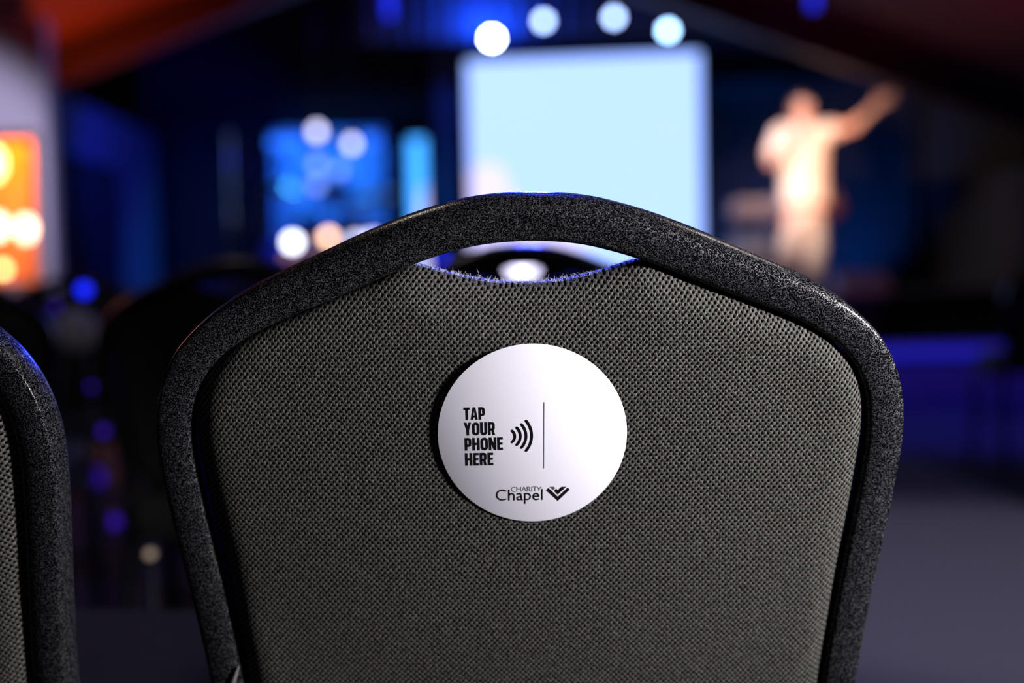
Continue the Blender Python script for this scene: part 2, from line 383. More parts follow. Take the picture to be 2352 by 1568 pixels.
# curtains on the stage back, and cloths added to catch the haze glow
def drape(name, x0, x1, z0, z1, y, m, label, fold=.16, amp=.045):
    bm = bmesh.new(); n = int((x1 - x0) / fold * 8); rows = 6; g = []
    for j in range(rows + 1):
        z = z0 + (z1 - z0) * j / rows
        g.append([bm.verts.new((x0 + (x1 - x0) * i / n, y + amp * sin(2 * pi * i / 8 + .4 * sin(i * .21)) * (1.15 - .35 * j / rows) + .01 * sin(i * .7 + j), z)) for i in range(n + 1)])
    for j in range(rows):
        for i in range(n): bm.faces.new((g[j][i], g[j][i + 1], g[j + 1][i + 1], g[j + 1][i]))
    bmesh.ops.solidify(bm, geom=bm.faces[:], thickness=.006)
    return tag(obj(name, bm, m), label, 'curtain')
STZ = .70
drape('stage_curtain', 1.75, 4.6, STZ, 3.1, 12.98, 'drape', 'dark pleated stage curtain lit blue behind the speaker')
drape('stage_curtain', -3.9, -2.55, STZ, 2.9, 12.9, 'drape', 'black pleated curtain at the left end of the stage', amp=.04)
drape('glow_catcher', at(830, 300, 11.25).x, at(1720, 300, 11.25).x, at(1120, 92, 11.25).z, 4.7, 11.25, 'glow_cloth', 'dark cloth added behind the stage lamps to catch a blue glow at its left', amp=.02)  # cloth added to catch a blue glow standing for haze round the lamp
drape('glow_catcher_side', at(1000, 300, 12.2).x, at(1052, 300, 12.2).x, STZ, 4.7, 12.25, 'glow_cloth', 'narrow dark cloth added between the two screens to catch the blue glow', amp=.02)  # also added, carries the haze glow down beside the screen
# stage
st = struct(thing('stage', None, None, (0, 8.5, 0)))
st.name = 'floor_stage'
def sbx(*a, **k):
    o = bx(*a, **k); o.matrix_parent_inverse = Matrix.Translation(-st.location); return o
sbx('stage_deck', (-3.9, 8.5, STZ - .05), (2.78, 13.1, STZ), 'stage', st)
sbx('stage_deck', (2.78, 9.9, STZ - .05), (4.9, 13.1, STZ), 'black', st)
sbx('stage_facing', (-3.9, 8.53, 0), (2.75, 8.57, STZ - .05), 'stagefront', st)
sbx('stage_facing', (2.78, 9.95, 0), (4.9, 9.99, STZ - .05), 'black', st)
sbx('stage_facing', (2.72, 8.57, 0), (2.76, 9.95, STZ - .05), 'black', st)
step = tag(bx('stage_step', (2.1, 7.5, 0), (3.55, 8.1, .34), 'stage'), 'low step in front of the stage corner, blue light along it', 'step')
bx('light_strip', (2.1, 7.482, .28), (3.50, 7.5, .335), 'stagebar', step, bev=.003)

# ================================================================== SCREENS, LAMPS
def screen(name, label, px0, px1, pytop, Y, rz, blob, m0='screen'):
    a = at(px0, pytop, Y); b = at(px1, pytop, Y); wd = (b.x - a.x) / cos(rz); top = (a.z + b.z) / 2; z0 = STZ + .06
    t = thing(name, label, 'screen', ((a.x + b.x) / 2, Y, z0), rz)
    h = top - z0
    bx('screen_housing', (-wd / 2 - .02, .012, -.03), (wd / 2 + .02, .10, h + .02), 'darkmetal', t)
    bx('display', (-wd / 2, 0, 0), (wd / 2, .012, h), m0, t, bev=0)
    for s in (-1, 1): bx('support_foot', (s * wd * .3 - .04, -.1, -.06), (s * wd * .3 + .04, .25, -.03), 'darkmetal', t)
    bm = bmesh.new(); poly_prism(bm, [(-wd / 2 + u * wd, v * h) for u, v in blob], -.004, -.001)
    tag(obj('screen_graphic', bm, 'screen_pink', t, smooth=False), 'white rounded shape in the corner of the display')
    return t
blob = [(0, 0), (0, .51), (.035, .55), (.09, .565), (.135, .55), (.165, .50), (.18, .44), (.22, .39), (.30, .355), (.40, .32), (.46, .26), (.51, .16), (.60, .08), (.75, .03), (.86, 0)]
screen('led_screen', 'large bright pale blue screen at the back of the stage', 1071, 1603, 131, 12.0, R(-5), blob)
screen('led_screen', 'narrow cyan and white screen left of the large screen', 938, 974, 318, 11.8, R(-8), m0='screen2', blob=[(.35, 0), (.45, .35), (.7, .62), (1, .72), (1, 0)])
M['lampcase'] = M['darkmetal']
def stage_lamp(px, py, Y, r, lens, label, tiltx=12):
    p = at(px, py, Y)
    t = thing('stage_lamp', label, 'stage light', p, 0, 'stage lamps above the large screen')
    rot = Matrix.Rotation(R(90 + tiltx), 4, 'X')
    prof = [(r * 1.25, -.005), (r * 1.3, .0), (r * 1.3, -.10), (r * 1.05, -.24), (r * .5, -.28)]
    lt('lamp_case', [(r * 1.04, 0.01), (r * 1.25, .01), (r * 1.3, -.10), (r * 1.05, -.22), (r * .4, -.26), (r * .2, -.2), (r * 1.0, -.02)][::-1], 'darkmetal', t, 24, rot)
    lt('lens', [(r, .008), (r, .014), (r * .6, .02), (r * .15, .022)], lens, t, 24, rot)
    tb('yoke', [(-r * 1.4, 0, 0), (-r * 1.4, .05, .16), (0, .05, .2), (r * 1.4, .05, .16), (r * 1.4, 0, 0)], .01, 'darkmetal', t, 8)
    tb('clamp', [(0, .05, .19), (0, .05, TRZ - p.z + .0)], .014, 'darkmetal', t, 8)
    return p
TRZ = at(1350, -75, 10.6).z
for px, py, ln, lb, r in ((1130, 88, 'lens1', 'glaring white stage lamp nearest the left corner of the large screen', .048),
                    (1248, 48, 'lens2', 'pale blue stage lamp second from the left above the screen', .046),
                    (1410, 40, 'lens2', 'pale blue stage lamp third from the left above the screen', .046),
                    (1534, 70, 'lens3', 'cyan-white stage lamp over the right corner of the large screen', .046)):
    p = stage_lamp(px, py, 10.6, r, ln, lb)
tr = thing('lighting_truss', 'black lighting truss carrying the lamps over the stage', 'truss', (0, 10.65, TRZ))
tb('truss_tube', [(-2.2, 0, 0), (3.2, 0, 0)], .025, 'darkmetal', tr, 10); tb('truss_tube', [(-2.2, 0, .18), (3.2, 0, .18)], .02, 'darkmetal', tr, 10)
zz = [(-2.2 + .27 * i, 0, .18 * (i % 2)) for i in range(21)]
for a, b in zip(zz, zz[1:]): tb('truss_brace', [a, b], .008, 'darkmetal', tr, 6)
def led_tube(px, py0, py1, Y, label):
    a = at(px, py0, Y); b = at(px, py1, Y)
    t = thing('hanging_lamp', label, 'lamp', b)
    tb('lamp_tube', [(0, 0, .02), (0, 0, a.z - b.z)], .028, 'ledblue', t, 14)
    lt('end_cap', [(.02, 0), (.034, 0), (.034, .02), (.02, .025)], 'darkmetal', t)
    tb('cable', [(0, 0, a.z - b.z), (0, 0, max(slopez(a.x) - b.z, a.z - b.z + .1))], .006, 'darkmetal', t, 6)
led_tube(895, -60, 50, 8.4, 'glowing blue hanging tube left of the stage lamps')
led_tube(1868, -80, 28, 8.4, 'glowing blue hanging tube above the speaker')
# foyer lamps
def globe(px, py, Y, r, m, label, tall=1):
    p = at(px, py, Y); t = thing('pendant_globe', label, 'lamp', p)
    obj('globe', sphere_bm((0, 0, 0), r, 18, (1, 1, tall)), m, t)
    lt('lamp_cap', [(.01, 0), (r * .5, 0), (r * .35, .04), (.01, .05)], 'darkmetal', t, 16, Matrix.Translation((0, 0, r * tall * .92)))
    tb('cord', [(0, 0, r * tall), (0, 0, 2.5 - p.z)], .004, 'darkmetal', t, 6)
globe(-14, 375, 8.3, .062, 'globe', 'tall yellow lamp glowing in the foyer opening, highest', 1.9)
globe(-8, 520, 8.45, .07, 'globe2', 'white-hot round lamp in the foyer opening, at mid height', 1.2)
globe(60, 525, 8.15, .05, 'globe2', 'pinkish-white lamp nearest the right jamb of the foyer opening', 1.6)
globe(6, 618, 7.95, .034, 'globe', 'small orange lamp lowest in the foyer opening')
point('foyer_light', at(-60, 240, 8.2), 80, (1, .33, .045), .05)

# ================================================================== BACKLINE behind the drum shield
def wx(px, Y): return at(px, 400, Y).x
bk = tag(bx('acoustic_panel', (wx(628, 12.2), 12.2, STZ), (wx(885, 12.2), 12.26, at(700, 300, 12.2).z), 'panel'), 'tall acoustic panel glowing blue behind the drums', 'panel')
lb = thing('led_bar', 'bright blue light bar along the top of the drum booth', 'light bar', at(750, 325, 11.9))
for s0, s1, m in ((wx(622, 11.9), wx(700, 11.9), 'ledbar'), (wx(700, 11.9), wx(835, 11.9), 'darkmetal'), (wx(835, 11.9), wx(872, 11.9), 'ledbar')):
    o = bx('bar_segment', (s0 - lb.location.x, 0, -.05), (s1 - lb.location.x, .03, .05), m, lb)
for s in (-.5, .5): tb('bar_post', [(s, .05, -lb.location.z + STZ), (s, .05, .05)], .012, 'darkmetal', lb, 8)
def bulb(px, py, Y, r, m, label):
    p = at(px, py, Y); t = thing('bulb_lamp', label, 'lamp', p)
    obj('bulb', sphere_bm((0, 0, 0), r, 14, (1, 1, 1.15)), m, t)
    lt('bulb_socket', [(.012, 0), (.022, 0), (.02, .05), (.012, .055)], 'darkmetal', t, 12, Matrix.Translation((0, 0, r * 1.05)))
    tb('cord', [(0, 0, r), (0, 0, 4.89 - p.z)], .004, 'darkmetal', t, 6)
bulb(728, 302, 10.9, .050, 'bulb', 'highest white bulb glowing above the drum booth')
bulb(808, 330, 10.95, .046, 'bulb', 'pale round bulb right of the highest bulb over the drums')
bulb(728, 376, 11.0, .046, 'bulbdim', 'dim bulb straight below the highest bulb over the drums')
bulb(726, 425, 11.1, .046, 'bulbdim', 'dim bulb lowest in the column over the drums')
bulb(779, 390, 11.15, .042, 'bulbdim', 'dim bulb right of the column of bulbs over the drums')
def par(px, py, Y, r, m, label):  # glowing lamps added to imitate glints on cymbals and drum hardware
    p = at(px, py, Y); t = thing('glint_lamp', label, 'stage light', (p.x, p.y, STZ))
    h = p.z - STZ
    rot = Matrix.Translation((0, 0, h)) @ Matrix.Rotation(R(90), 4, 'X')
    lt('lens', [(r, -.01), (r, .004), (r * .3, .012)], m, t, 18, rot)
    lt('lamp_case', [(r * 1.02, 0), (r * 1.25, 0), (r * 1.25, -.12), (r * .5, -.18)], 'darkmetal', t, 18, rot)
    tb('stand', [(0, .06, 0), (0, .06, h)], .012, 'darkmetal', t, 8)
    bx('base_plate', (-.09, -.03, 0), (.09, .15, .012), 'darkmetal', t)
par(672, 556, 10.3, .055, 'glinthot', 'added lamp for the bright white glint at the left foot of the drum booth')
par(755, 545, 10.4, .05, 'glintwarm', 'added lamp for the warm white glint in front of the drums')
par(712, 562, 10.5, .04, 'glintbrown', 'added lamp for the dim amber glint between the white and warm ones')
par(662, 606, 10.1, .05, 'glintbrown', 'added lamp for the amber glint lowest at the left of the drums')
par(818, 552, 10.9, .05, 'bulb', 'added lamp for the cool white glint right of the warm one by the drums')
par(855, 548, 11.1, .05, 'bulb', 'added lamp for the cool white glint at the right end of the drums')
bl = at(1200, 606, 8.1)  # dark cabinet and glowing disc added for the bright spot beyond the hole
sb = thing('screen_blocker', 'added black cabinet in front of the stage, blocking the screen in the hand hole', 'speaker', (bl.x, 8.2, 0)); sh_ = at(1200, 584, 8.1).z
bx('cabinet', (-.42, -.02, .03), (.40, .28, sh_), 'black', sb, bev=.01)
bx('grille', (-.39, -.035, .08), (.37, -.02, sh_ - .2), 'drape', sb, bev=.004)
for a, b in ((-.36, .02), (.34, .02), (-.36, .24), (.34, .24)): lt('rubber_foot', [(.02, 0), (.026, 0), (.024, .032)], 'pshell', sb, 12, Matrix.Translation((a, b, 0)))
t = thing('hole_glow', 'added glowing disc on the black cabinet, for the bright spot in the hand hole', 'stage light', (bl.x, 8.165, bl.z))
rot = Matrix.Rotation(R(90), 4, 'X')
lt('lens', [(.098, -.005), (.098, .012), (.05, .02), (.01, .022)], 'bulb', t, 24, rot); lt('lamp_case', [(.10, -.012), (.115, -.012), (.115, .008), (.10, .010)], 'darkmetal', t, 24, rot)  # glowing disc and rim added for the bright spot in the hand hole
# drums
def drum(name, label, loc, r, h, rot, legs=None):
    t = thing(name, label, 'drum', loc)
    mt = rot
    lt('shell', [(r, 0), (r, h)], 'drumshell', t, 28, mt)
    for z in (0, h):
        lt('drum_head', [(r * .98, z - .006), (r * 1.0, z + .006 * (1 if z else -1))], 'drumhead', t, 28, mt)
        lt('rim', [(r * 1.0, z - .015), (r * 1.045, z - .015), (r * 1.045, z + .015), (r * 1.0, z + .015)], 'metal', t, 28, mt)
    for k in range(6):
        a = 2 * pi * k / 6; bm = bmesh.new(); tube(bm, [mt @ Vector((r * 1.03 * cos(a), r * 1.03 * sin(a), .02)), mt @ Vector((r * 1.03 * cos(a), r * 1.03 * sin(a), h - .02))], .006, 6)
        obj('tension_rod', bm, 'metal', t)
    for p, q in (legs or []): tb('leg', [p, q], .01, 'metal', t, 8)
DX, DY = wx(762, 11.5), 11.45
drum('bass_drum', 'round bass drum facing the hall inside the blue-lit booth', (DX, DY - .22, STZ + .30), .28, .40, Matrix.Translation((0, 0, 0)) @ Matrix.Rotation(R(-90), 4, 'X'),
     [((.2, .1, -.2), (.36, .0, -.29)), ((-.2, .1, -.2), (-.36, .0, -.29))])
drum('tom_drum', 'small tom drum on the left above the bass drum', (DX - .19, DY - .12, STZ + .66), .14, .20, Matrix.Rotation(R(14), 4, 'X'), [((.02, .0, .02), (.10, .1, -.09))])
drum('tom_drum', 'small tom drum on the right above the bass drum', (DX + .19, DY - .12, STZ + .66), .15, .21, Matrix.Rotation(R(14), 4, 'X'), [((-.02, .0, .02), (-.10, .1, -.09))])
drum('floor_tom', 'floor tom drum left of the bass drum', (DX - .52, DY + .1, STZ + .25), .19, .36, Matrix.Identity(4), [((.19 * cos(a), .19 * sin(a), .1), (.21 * cos(a), .21 * sin(a), -.24)) for a in (.5, 2.6, 4.7)])
drum('snare_drum', 'snare drum right of the bass drum', (DX + .46, DY + .1, STZ + .52), .17, .14, Matrix.Identity(4), [((0, 0, 0), (.2 * cos(a), .2 * sin(a), -.51)) for a in (.5, 2.6, 4.7)])
def cymbal(label, x, y, z, r, tx, ty):
    t = thing('cymbal', label, 'cymbal', (x, y, STZ))
    mt = Matrix.Translation((0, 0, z)) @ Matrix.Rotation(R(tx), 4, 'X') @ Matrix.Rotation(R(ty), 4, 'Y')
    lt('cymbal_plate', [(r, 0), (r * .5, .018), (r * .22, .024), (r * .18, .045), (.01, .055), (.01, .051), (r * .17, .041), (r * .21, .02), (r * .5, .014)], 'brass', t, 36, mt)
    tb('stand_pole', [(0, 0, .25), (0, 0, z + .07)], .009, 'metal', t, 8)
    for a in (.4, 2.5, 4.6): tb('stand_leg', [(0, 0, .3), (.26 * cos(a), .26 * sin(a), .008)], .007, 'metal', t, 6)
cymbal('bronze crash cymbal tilted high on the left of the drums', DX - .42, DY - .2, 1.12, .21, 22, 8)
cymbal('bronze ride cymbal on the right of the drums', DX + .44, DY - .16, 1.02, .24, 20, -10)
cymbal('smaller bronze cymbal high behind the tom drums', DX - .1, DY + .52, 1.25, .17, 12, 0)
# acrylic shield
X0, X1 = wx(512, 10.7), wx(900, 10.8); n = 5; pts = []
for i in range(n + 1):
    s = i / n; pts.append((X0 + (X1 - X0) * s, 10.95 - .28 * sin(pi * s)))
zt = at(700, 296, 10.8).z
sh = thing('drum_shield', 'clear acrylic drum shield of hinged panels around the drum kit', 'drum shield', ((X0 + X1) / 2, 10.8, STZ))
for i in range(n):
    a = Vector((pts[i][0] - sh.location.x, pts[i][1] - 10.8, 0)); b = Vector((pts[i + 1][0] - sh.location.x, pts[i + 1][1] - 10.8, 0))
    d = (b - a).normalized(); nn = Vector((-d.y, d.x, 0)) * .004; H = Vector((0, 0, zt - STZ)); bm = bmesh.new(); a2 = a + d * .01; b2 = b - d * .01
    loft(bm, [[a2 - nn, b2 - nn, b2 + nn, a2 + nn], [a2 - nn + H, b2 - nn + H, b2 + nn + H, a2 + nn + H]])
    p = obj('shield_panel', bm, 'acrylic', sh, smooth=False)
    for z in (.3, 1.2):
        if i: tb('hinge', [a + Vector((0, -.006, z)), a + Vector((0, -.006, z + .08))], .009, 'metal', p, 8)

# keyboard, stand, monitor, guitar-like red piece behind the speaker
kb = thing('keyboard', 'pale pink-lit keyboard on a stand beside the speaker', 'keyboard', (wx(1738, 11.0), 11.0, STZ))
kz = at(1735, 480, 11.0).z - STZ
bx('case', (-.24, -.12, kz - .09), (.42, .14, kz + .07), 'keys', kb, bev=.015)
for i in range(26): bx('white_key', (-.22 + i * .0235, -.11, kz + .07), (-.22 + i * .0235 + .0215, .02, kz + .082), 'rubber', kb, bev=0)
for s in (1, -1): tb('stand_leg', [(.09 + s * .28, 0, .01), (.09 - s * .28, 0, kz - .09)], .015, 'darkmetal', kb, 8)
am = thing('amplifier', 'small blue-lit amplifier cabinet under the keyboard', 'amplifier', (wx(1722, 11.35), 11.4, STZ))
bx('cabinet', (-.18, -.12, 0), (.18, .15, .56), 'panel', am, bev=.012)
bx('grille', (-.15, -.13, .04), (.15, -.12, .42), 'bluewall', am); 
for k in range(4): lt('knob', [(.012, 0), (.012, .018), (.006, .02)], 'metal', am, 10, Matrix.Translation((-.11 + .07 * k, -.12, .49)) @ Matrix.Rotation(R(90), 4, 'X'))
spot('amp_light', (wx(1722, 10.4), 10.35, 1.1), (wx(1722, 11.35), 11.3, 1.0), 30, 7, (.02, .15, 1))
gt = thing('guitar', 'red guitar body standing behind the speaker', 'guitar', (wx(1925, 11.0), 11.0, STZ), R(-10))
gz = at(1925, 472, 11.0).z - STZ
bm = bmesh.new(); ol = [(.0, -.19), (.12, -.17), (.16, -.06), (.11, .03), (.12, .12), (.06, .17), (0, .15), (-.06, .17), (-.12, .12), (-.11, .03), (-.16, -.06), (-.12, -.17)]
ol = catmull(ol + [ol[0]], 4)[:-1]; poly_prism(bm, [(x * .55 - .03, gz + z * .5) for x, z in ol], -.02, .025); obj('guitar_body', bm, 'red', gt, smooth=False)
bx('neck', (-.05, -.03, gz - .02), (-.012, -.015, gz + .16), 'stagefront', gt)
tb('stand_pole', [(0, .03, 0), (0, .03, gz - .1)], .012, 'darkmetal', gt, 8)
for a in (-.2, .2): tb('stand_leg', [(0, .03, .1), (a, -.12, .01)], .01, 'darkmetal', gt, 6)
mw = at(1975, 650, 9.2)
mo = thing('floor_monitor', 'wedge floor monitor lit purple at the stage corner', 'speaker', (mw.x - .03, 9.1, STZ))
bm = bmesh.new(); pr = [(-.15, 0), (.15, 0), (.15, .13), (.02, .16), (-.13, .06)]
loft(bm, [[Vector((-.2, y, z)) for y, z in pr], [Vector((.2, y, z)) for y, z in pr]]); obj('cabinet', bm, 'keys', mo, smooth=False)
bm = bmesh.new(); pr = [(-.125, .068), (.0, .148), (-.004, .154), (-.129, .074)]
loft(bm, [[Vector((-.17, y, z)) for y, z in pr], [Vector((.17, y, z)) for y, z in pr]]); obj('grille', bm, 'bluewall', mo, smooth=False)
spot('monitor_light', (mw.x - .2, 8.0, 2.6), (mw.x - .05, 8.9, .75), 22, 26, (.85, .42, .75))

# ================================================================== PERSON
def skin_mesh(name, nodes, edges, m, parent, sub=2):
    """nodes {key:(x,y,z,rx,ry)}"""
    ks = list(nodes); me = bpy.data.meshes.new(name)
    me.from_pydata([nodes[k][:3] for k in ks], [(ks.index(a), ks.index(b)) for a, b in edges], [])
    o = bpy.data.objects.new(name, me); COL.objects.link(o); o.parent = parent
    sk = o.modifiers.new('skin', 'SKIN'); sk.use_smooth_shade = True; sk.branch_smoothing = .6
    if not me.skin_vertices: me.skin_vertices.new()
    for i, k in enumerate(ks):
        nd = nodes[k]; me.skin_vertices[0].data[i].radius = (nd[3], nd[4] if len(nd) > 4 else nd[3])
    me.skin_vertices[0].data[0].use_root = True
    s = o.modifiers.new('sub', 'SUBSURF'); s.levels = s.render_levels = sub
    me.materials.append(M[m]); return o
PY = 10.1
def pp(px, py, dy=0):
    a = at(px, py, PY + dy); return (a.x - PER.location.x, dy, a.z - STZ)
PER = thing('person', 'person in cream t-shirt and khaki trousers holding a microphone, arm raised', 'person', (at(1845, 500, PY).x, PY, STZ))
def N(px, py, dy, rx, ry=None): p = pp(px, py, dy); return (*p, rx, ry if ry else rx)
FZ = .06
nodes = {
 'pelvis': N(1848, 468, 0, .135, .11), 'waist': N(1846, 425, 0, .135, .105), 'chest': N(1842, 350, 0, .15, .115), 'upper': N(1840, 313, 0, .13, .10),
 'neck': N(1840, 288, -.01, .058), 'head0': N(1842, 270, -.02, .065, .07), 'head1': N(1843, 250, -.02, .082, .092), 'head2': N(1841, 232, -.01, .076, .088), 'head3': N(1840, 222, 0, .045, .05),
 'shR': N(1798, 308, 0, .066), 'elR': N(1768, 380, -.10, .048), 'wrR': N(1812, 330, -.27, .031), 'paR': N(1829, 312, -.27, .034),
 'shL': N(1886, 304, 0, .066), 'elL': N(1958, 292, -.08, .046), 'wrL': N(2012, 245, -.12, .031), 'paL': N(2030, 230, -.13, .040, .022),
 'hipR': N(1822, 490, 0, .098), 'knR': N(1812, 580, -.03, .066), 'anR': (*pp(1806, 668, .02)[:2], .10, .042, .042), 'ftR': (pp(1802, 668, -.13)[0], -.13, .04, .038, .035),
 'hipL': N(1872, 490, 0, .098), 'knL': N(1872, 580, -.02, .066), 'anL': (*pp(1866, 668, .03)[:2], .10, .042, .042), 'ftL': (pp(1872, 668, -.12)[0], -.12, .04, .038, .035)}
E_ = [('pelvis', 'waist'), ('waist', 'chest'), ('chest', 'upper'), ('upper', 'neck'), ('neck', 'head0'), ('head0', 'head1'), ('head1', 'head2'), ('head2', 'head3'),
      ('upper', 'shR'), ('shR', 'elR'), ('elR', 'wrR'), ('wrR', 'paR'), ('upper', 'shL'), ('shL', 'elL'), ('elL', 'wrL'), ('wrL', 'paL'),
      ('pelvis', 'hipR'), ('hipR', 'knR'), ('knR', 'anR'), ('anR', 'ftR'), ('pelvis', 'hipL'), ('hipL', 'knL'), ('knL', 'anL'), ('anL', 'ftL')]
body = skin_mesh('body', nodes, E_, 'skin', PER)
# fingers: raised open hand
pal = Vector(nodes['paL'][:3]); dirL = (pal - Vector(nodes['wrL'][:3])).normalized(); sid = dirL.cross(Vector((0, -1, 0))).normalized()
bm = bmesh.new(); wr_ = Vector(nodes['wrL'][:3]); nrm_ = dirL.cross(sid).normalized(); rings = []
for t_, a_, b_ in ((-.01, .026, .020), (.02, .030, .019), (.05, .040, .018), (.085, .045, .017), (.110, .043, .014), (.122, .034, .009)):
    c_ = wr_ + dirL * t_; rings.append([c_ + sid * a_ * cos(2 * pi * j / 16) + nrm_ * b_ * sin(2 * pi * j / 16) for j in range(16)])
loft(bm, rings); obj('palm', bm, 'skin', PER); pal = wr_ + dirL * .105
for k, (off, ln, sp) in enumerate(((-.030, .070, -.16), (-.010, .080, -.05), (.010, .074, .06), (.029, .058, .2))):
    d = (dirL + sid * sp).normalized(); a = pal + sid * off + dirL * .01
    tb('finger', [a, a + d * ln * .5, a + d * ln * .78 + Vector((0, -.006, 0)), a + d * ln + Vector((0, -.016, 0))], [.0095, .009, .008, .005], 'skin', PER, 8)
a = pal - sid * .034 - dirL * .060
tb('thumb', [a, a - sid * .030 + dirL * .022, a - sid * .044 + dirL * .056], [.011, .010, .006], 'skin', PER, 8)
# microphone hand: fingers wrapped round the handle
ph = Vector(nodes['paR'][:3]); mtop = Vector(pp(1839, 288, -.2)); mbot = ph + Vector((-.02, -.045, -.08)); ax = (mtop - mbot).normalized()
grip = ph + Vector((.0, -.038, .0)); mbot = grip - ax * .10; mtop = grip + ax * .10
ex = ax.cross(Vector((0, 1, 0))).normalized(); ey = ex.cross(ax).normalized()
for k in range(4):
    c = grip + ax * (.03 - .020 * k); rr = .026
    tb('finger', [c + ex * rr * cos(t) + ey * rr * sin(t) for t in (1.9, 2.7, 3.6, 4.5, 5.3)], [.0095, .0095, .009, .008, .005], 'skin', PER, 8)
c = grip + ax * .035
tb('thumb', [c + ex * .028 * cos(t) + ey * .028 * sin(t) + ax * .008 * i for i, t in enumerate((1.3, .6, -.1))], [.011, .010, .006], 'skin', PER, 8)
mic = thing('microphone', 'black handheld microphone held close to the mouth of the speaker', 'microphone', PER.location + mbot)
tb('handle', [(0, 0, 0), ax * .15, ax * .165], [.011, .014, .017], 'darkmetal', mic, 14)
obj('grille', sphere_bm(ax * .185, .027, 16), 'metal', mic)
# head details
hc = Vector(pp(1843, 248, -.02)); fd = Vector((.34, -.94, 0)).normalized(); rt = Vector((.94, .34, 0))
def hp(r_, f_, z_): return hc + rt * r_ + fd * f_ + Vector((0, 0, z_))
obj('face', sphere_bm(hc + Vector((0, 0, -.01)), .1, 20, (.80, .92, 1.18)), 'skin', PER)
bm = bmesh.new(); tube(bm, [hp(0, .075, .03), hp(0, .100, -.005), hp(0, .108, -.022), hp(0, .088, -.034)], [.006, .011, .014, .008], 8); obj('nose', bm, 'skin', PER)
for s in (-1, 1):
    e = obj('eye', sphere_bm(hp(s * .031, .078, .018), .011, 10), 'eye', PER)
    obj('pupil', sphere_bm(hp(s * .031, .087, .018), .0045, 8), 'hair', e)
    tb('eyebrow', [hp(s * .014, .088, .036), hp(s * .034, .085, .042), hp(s * .048, .072, .036)], [.004, .005, .003], 'hair', PER, 6)
    obj('ear', sphere_bm(hp(s * .082, -.005, -.005), .03, 10, (.45, .7, 1.1)), 'skin', PER)
tb('mouth', [hp(-.024, .080, -.056), hp(0, .090, -.057), hp(.024, .080, -.056)], [.004, .008, .004], 'lip', PER, 8)
bm = bmesh.new(); bmesh.ops.create_uvsphere(bm, u_segments=24, v_segments=14, radius=.114)
for v in bm.verts: v.co = Vector((v.co.x * .82, v.co.y * .93, v.co.z * 1.05)) + hc + Vector((0, .0, .012)) - fd * .012
kill = [v for v in bm.verts if ((v.co - hc).dot(fd) > .045 and (v.co - hc).z < .050) or (v.co - hc).z < -.045]
bmesh.ops.delete(bm, geom=kill, context='VERTS'); bmesh.ops.solidify(bm, geom=bm.faces[:], thickness=.006)
obj('hair', bm, 'hair', PER)
# clothes
def ell_loft(name, secs, m, parent, n=28):
    bm = bmesh.new(); loft(bm, [[Vector((x + rx * cos(2 * pi * j / n), y + ry * sin(2 * pi * j / n) * (1 + .06 * sin(4 * 2 * pi * j / n)), z)) for j in range(n)] for x, y, z, rx, ry in secs]); return obj(name, bm, m, parent)
def sec(px, py, rx, ry, dy=0): p = pp(px, py, dy); return (p[0], p[1], p[2], rx, ry)
shirt = ell_loft('t_shirt', [sec(1848, 474, .200, .150), sec(1848, 470, .206, .155), sec(1848, 455, .204, .153), sec(1847, 430, .197, .148), sec(1846, 390, .196, .145), sec(1845, 350, .208, .148), sec(1843, 322, .224, .145), sec(1842, 304, .20, .12), sec(1841, 294, .125, .092), sec(1840, 288, .072, .07)], 'cloth', PER)
def V3(k): return Vector(nodes[k][:3])
for a, b, f, r1 in (('shR', 'elR', .72, .092), ('shL', 'elL', .50, .088)):
    A, B = V3(a), V3(b); d = B - A
    tb('sleeve', [A - d * .22, A, A + d * f * .5, A + d * f], [.062, r1, r1 * .93, r1 * .90], 'cloth', shirt, 18)
tr_nodes = {'p': N(1848, 470, 0, .17, .13), 'q': N(1848, 492, 0, .165, .13), 'hR': N(1824, 520, 0, .118), 'hL': N(1872, 520, 0, .118), 'kR': N(1812, 585, -.03, .098), 'kL': N(1872, 585, -.02, .098), 'cR': N(1808, 640, 0, .088), 'cL': N(1868, 640, 0, .088),
            'aR': (*pp(1807, 668, .01)[:2], .10, .080, .080), 'aL': (*pp(1867, 668, .02)[:2], .10, .080, .080)}
skin_mesh('trousers', tr_nodes, [('p', 'q'), ('q', 'hR'), ('q', 'hL'), ('hR', 'kR'), ('hL', 'kL'), ('kR', 'cR'), ('kL', 'cL'), ('cR', 'aR'), ('cL', 'aL')], 'trouser', PER)
for k in ('R', 'L'):
    an = V3('an' + k); ft = V3('ft' + k)
    bm = bmesh.new(); d = (ft - an); d.z = 0; d.normalize()
    base = Vector((an.x, an.y, 0))
    rings = []
    for s, wd, hh in ((-.07, .03, .05), (-.05, .042, .09), (.0, .046, .10), (.08, .050, .075), (.16, .050, .055), (.205, .036, .035)):
        c = base + d * s; sx = Vector((-d.y, d.x, 0))
        rings.append([c + sx * wd * cos(t) + Vector((0, 0, max(0, hh / 2 + hh / 2 * sin(t)))) for t in [2 * pi * j / 14 for j in range(14)]])
    loft(bm, rings); obj('shoe', bm, 'rubber', PER)

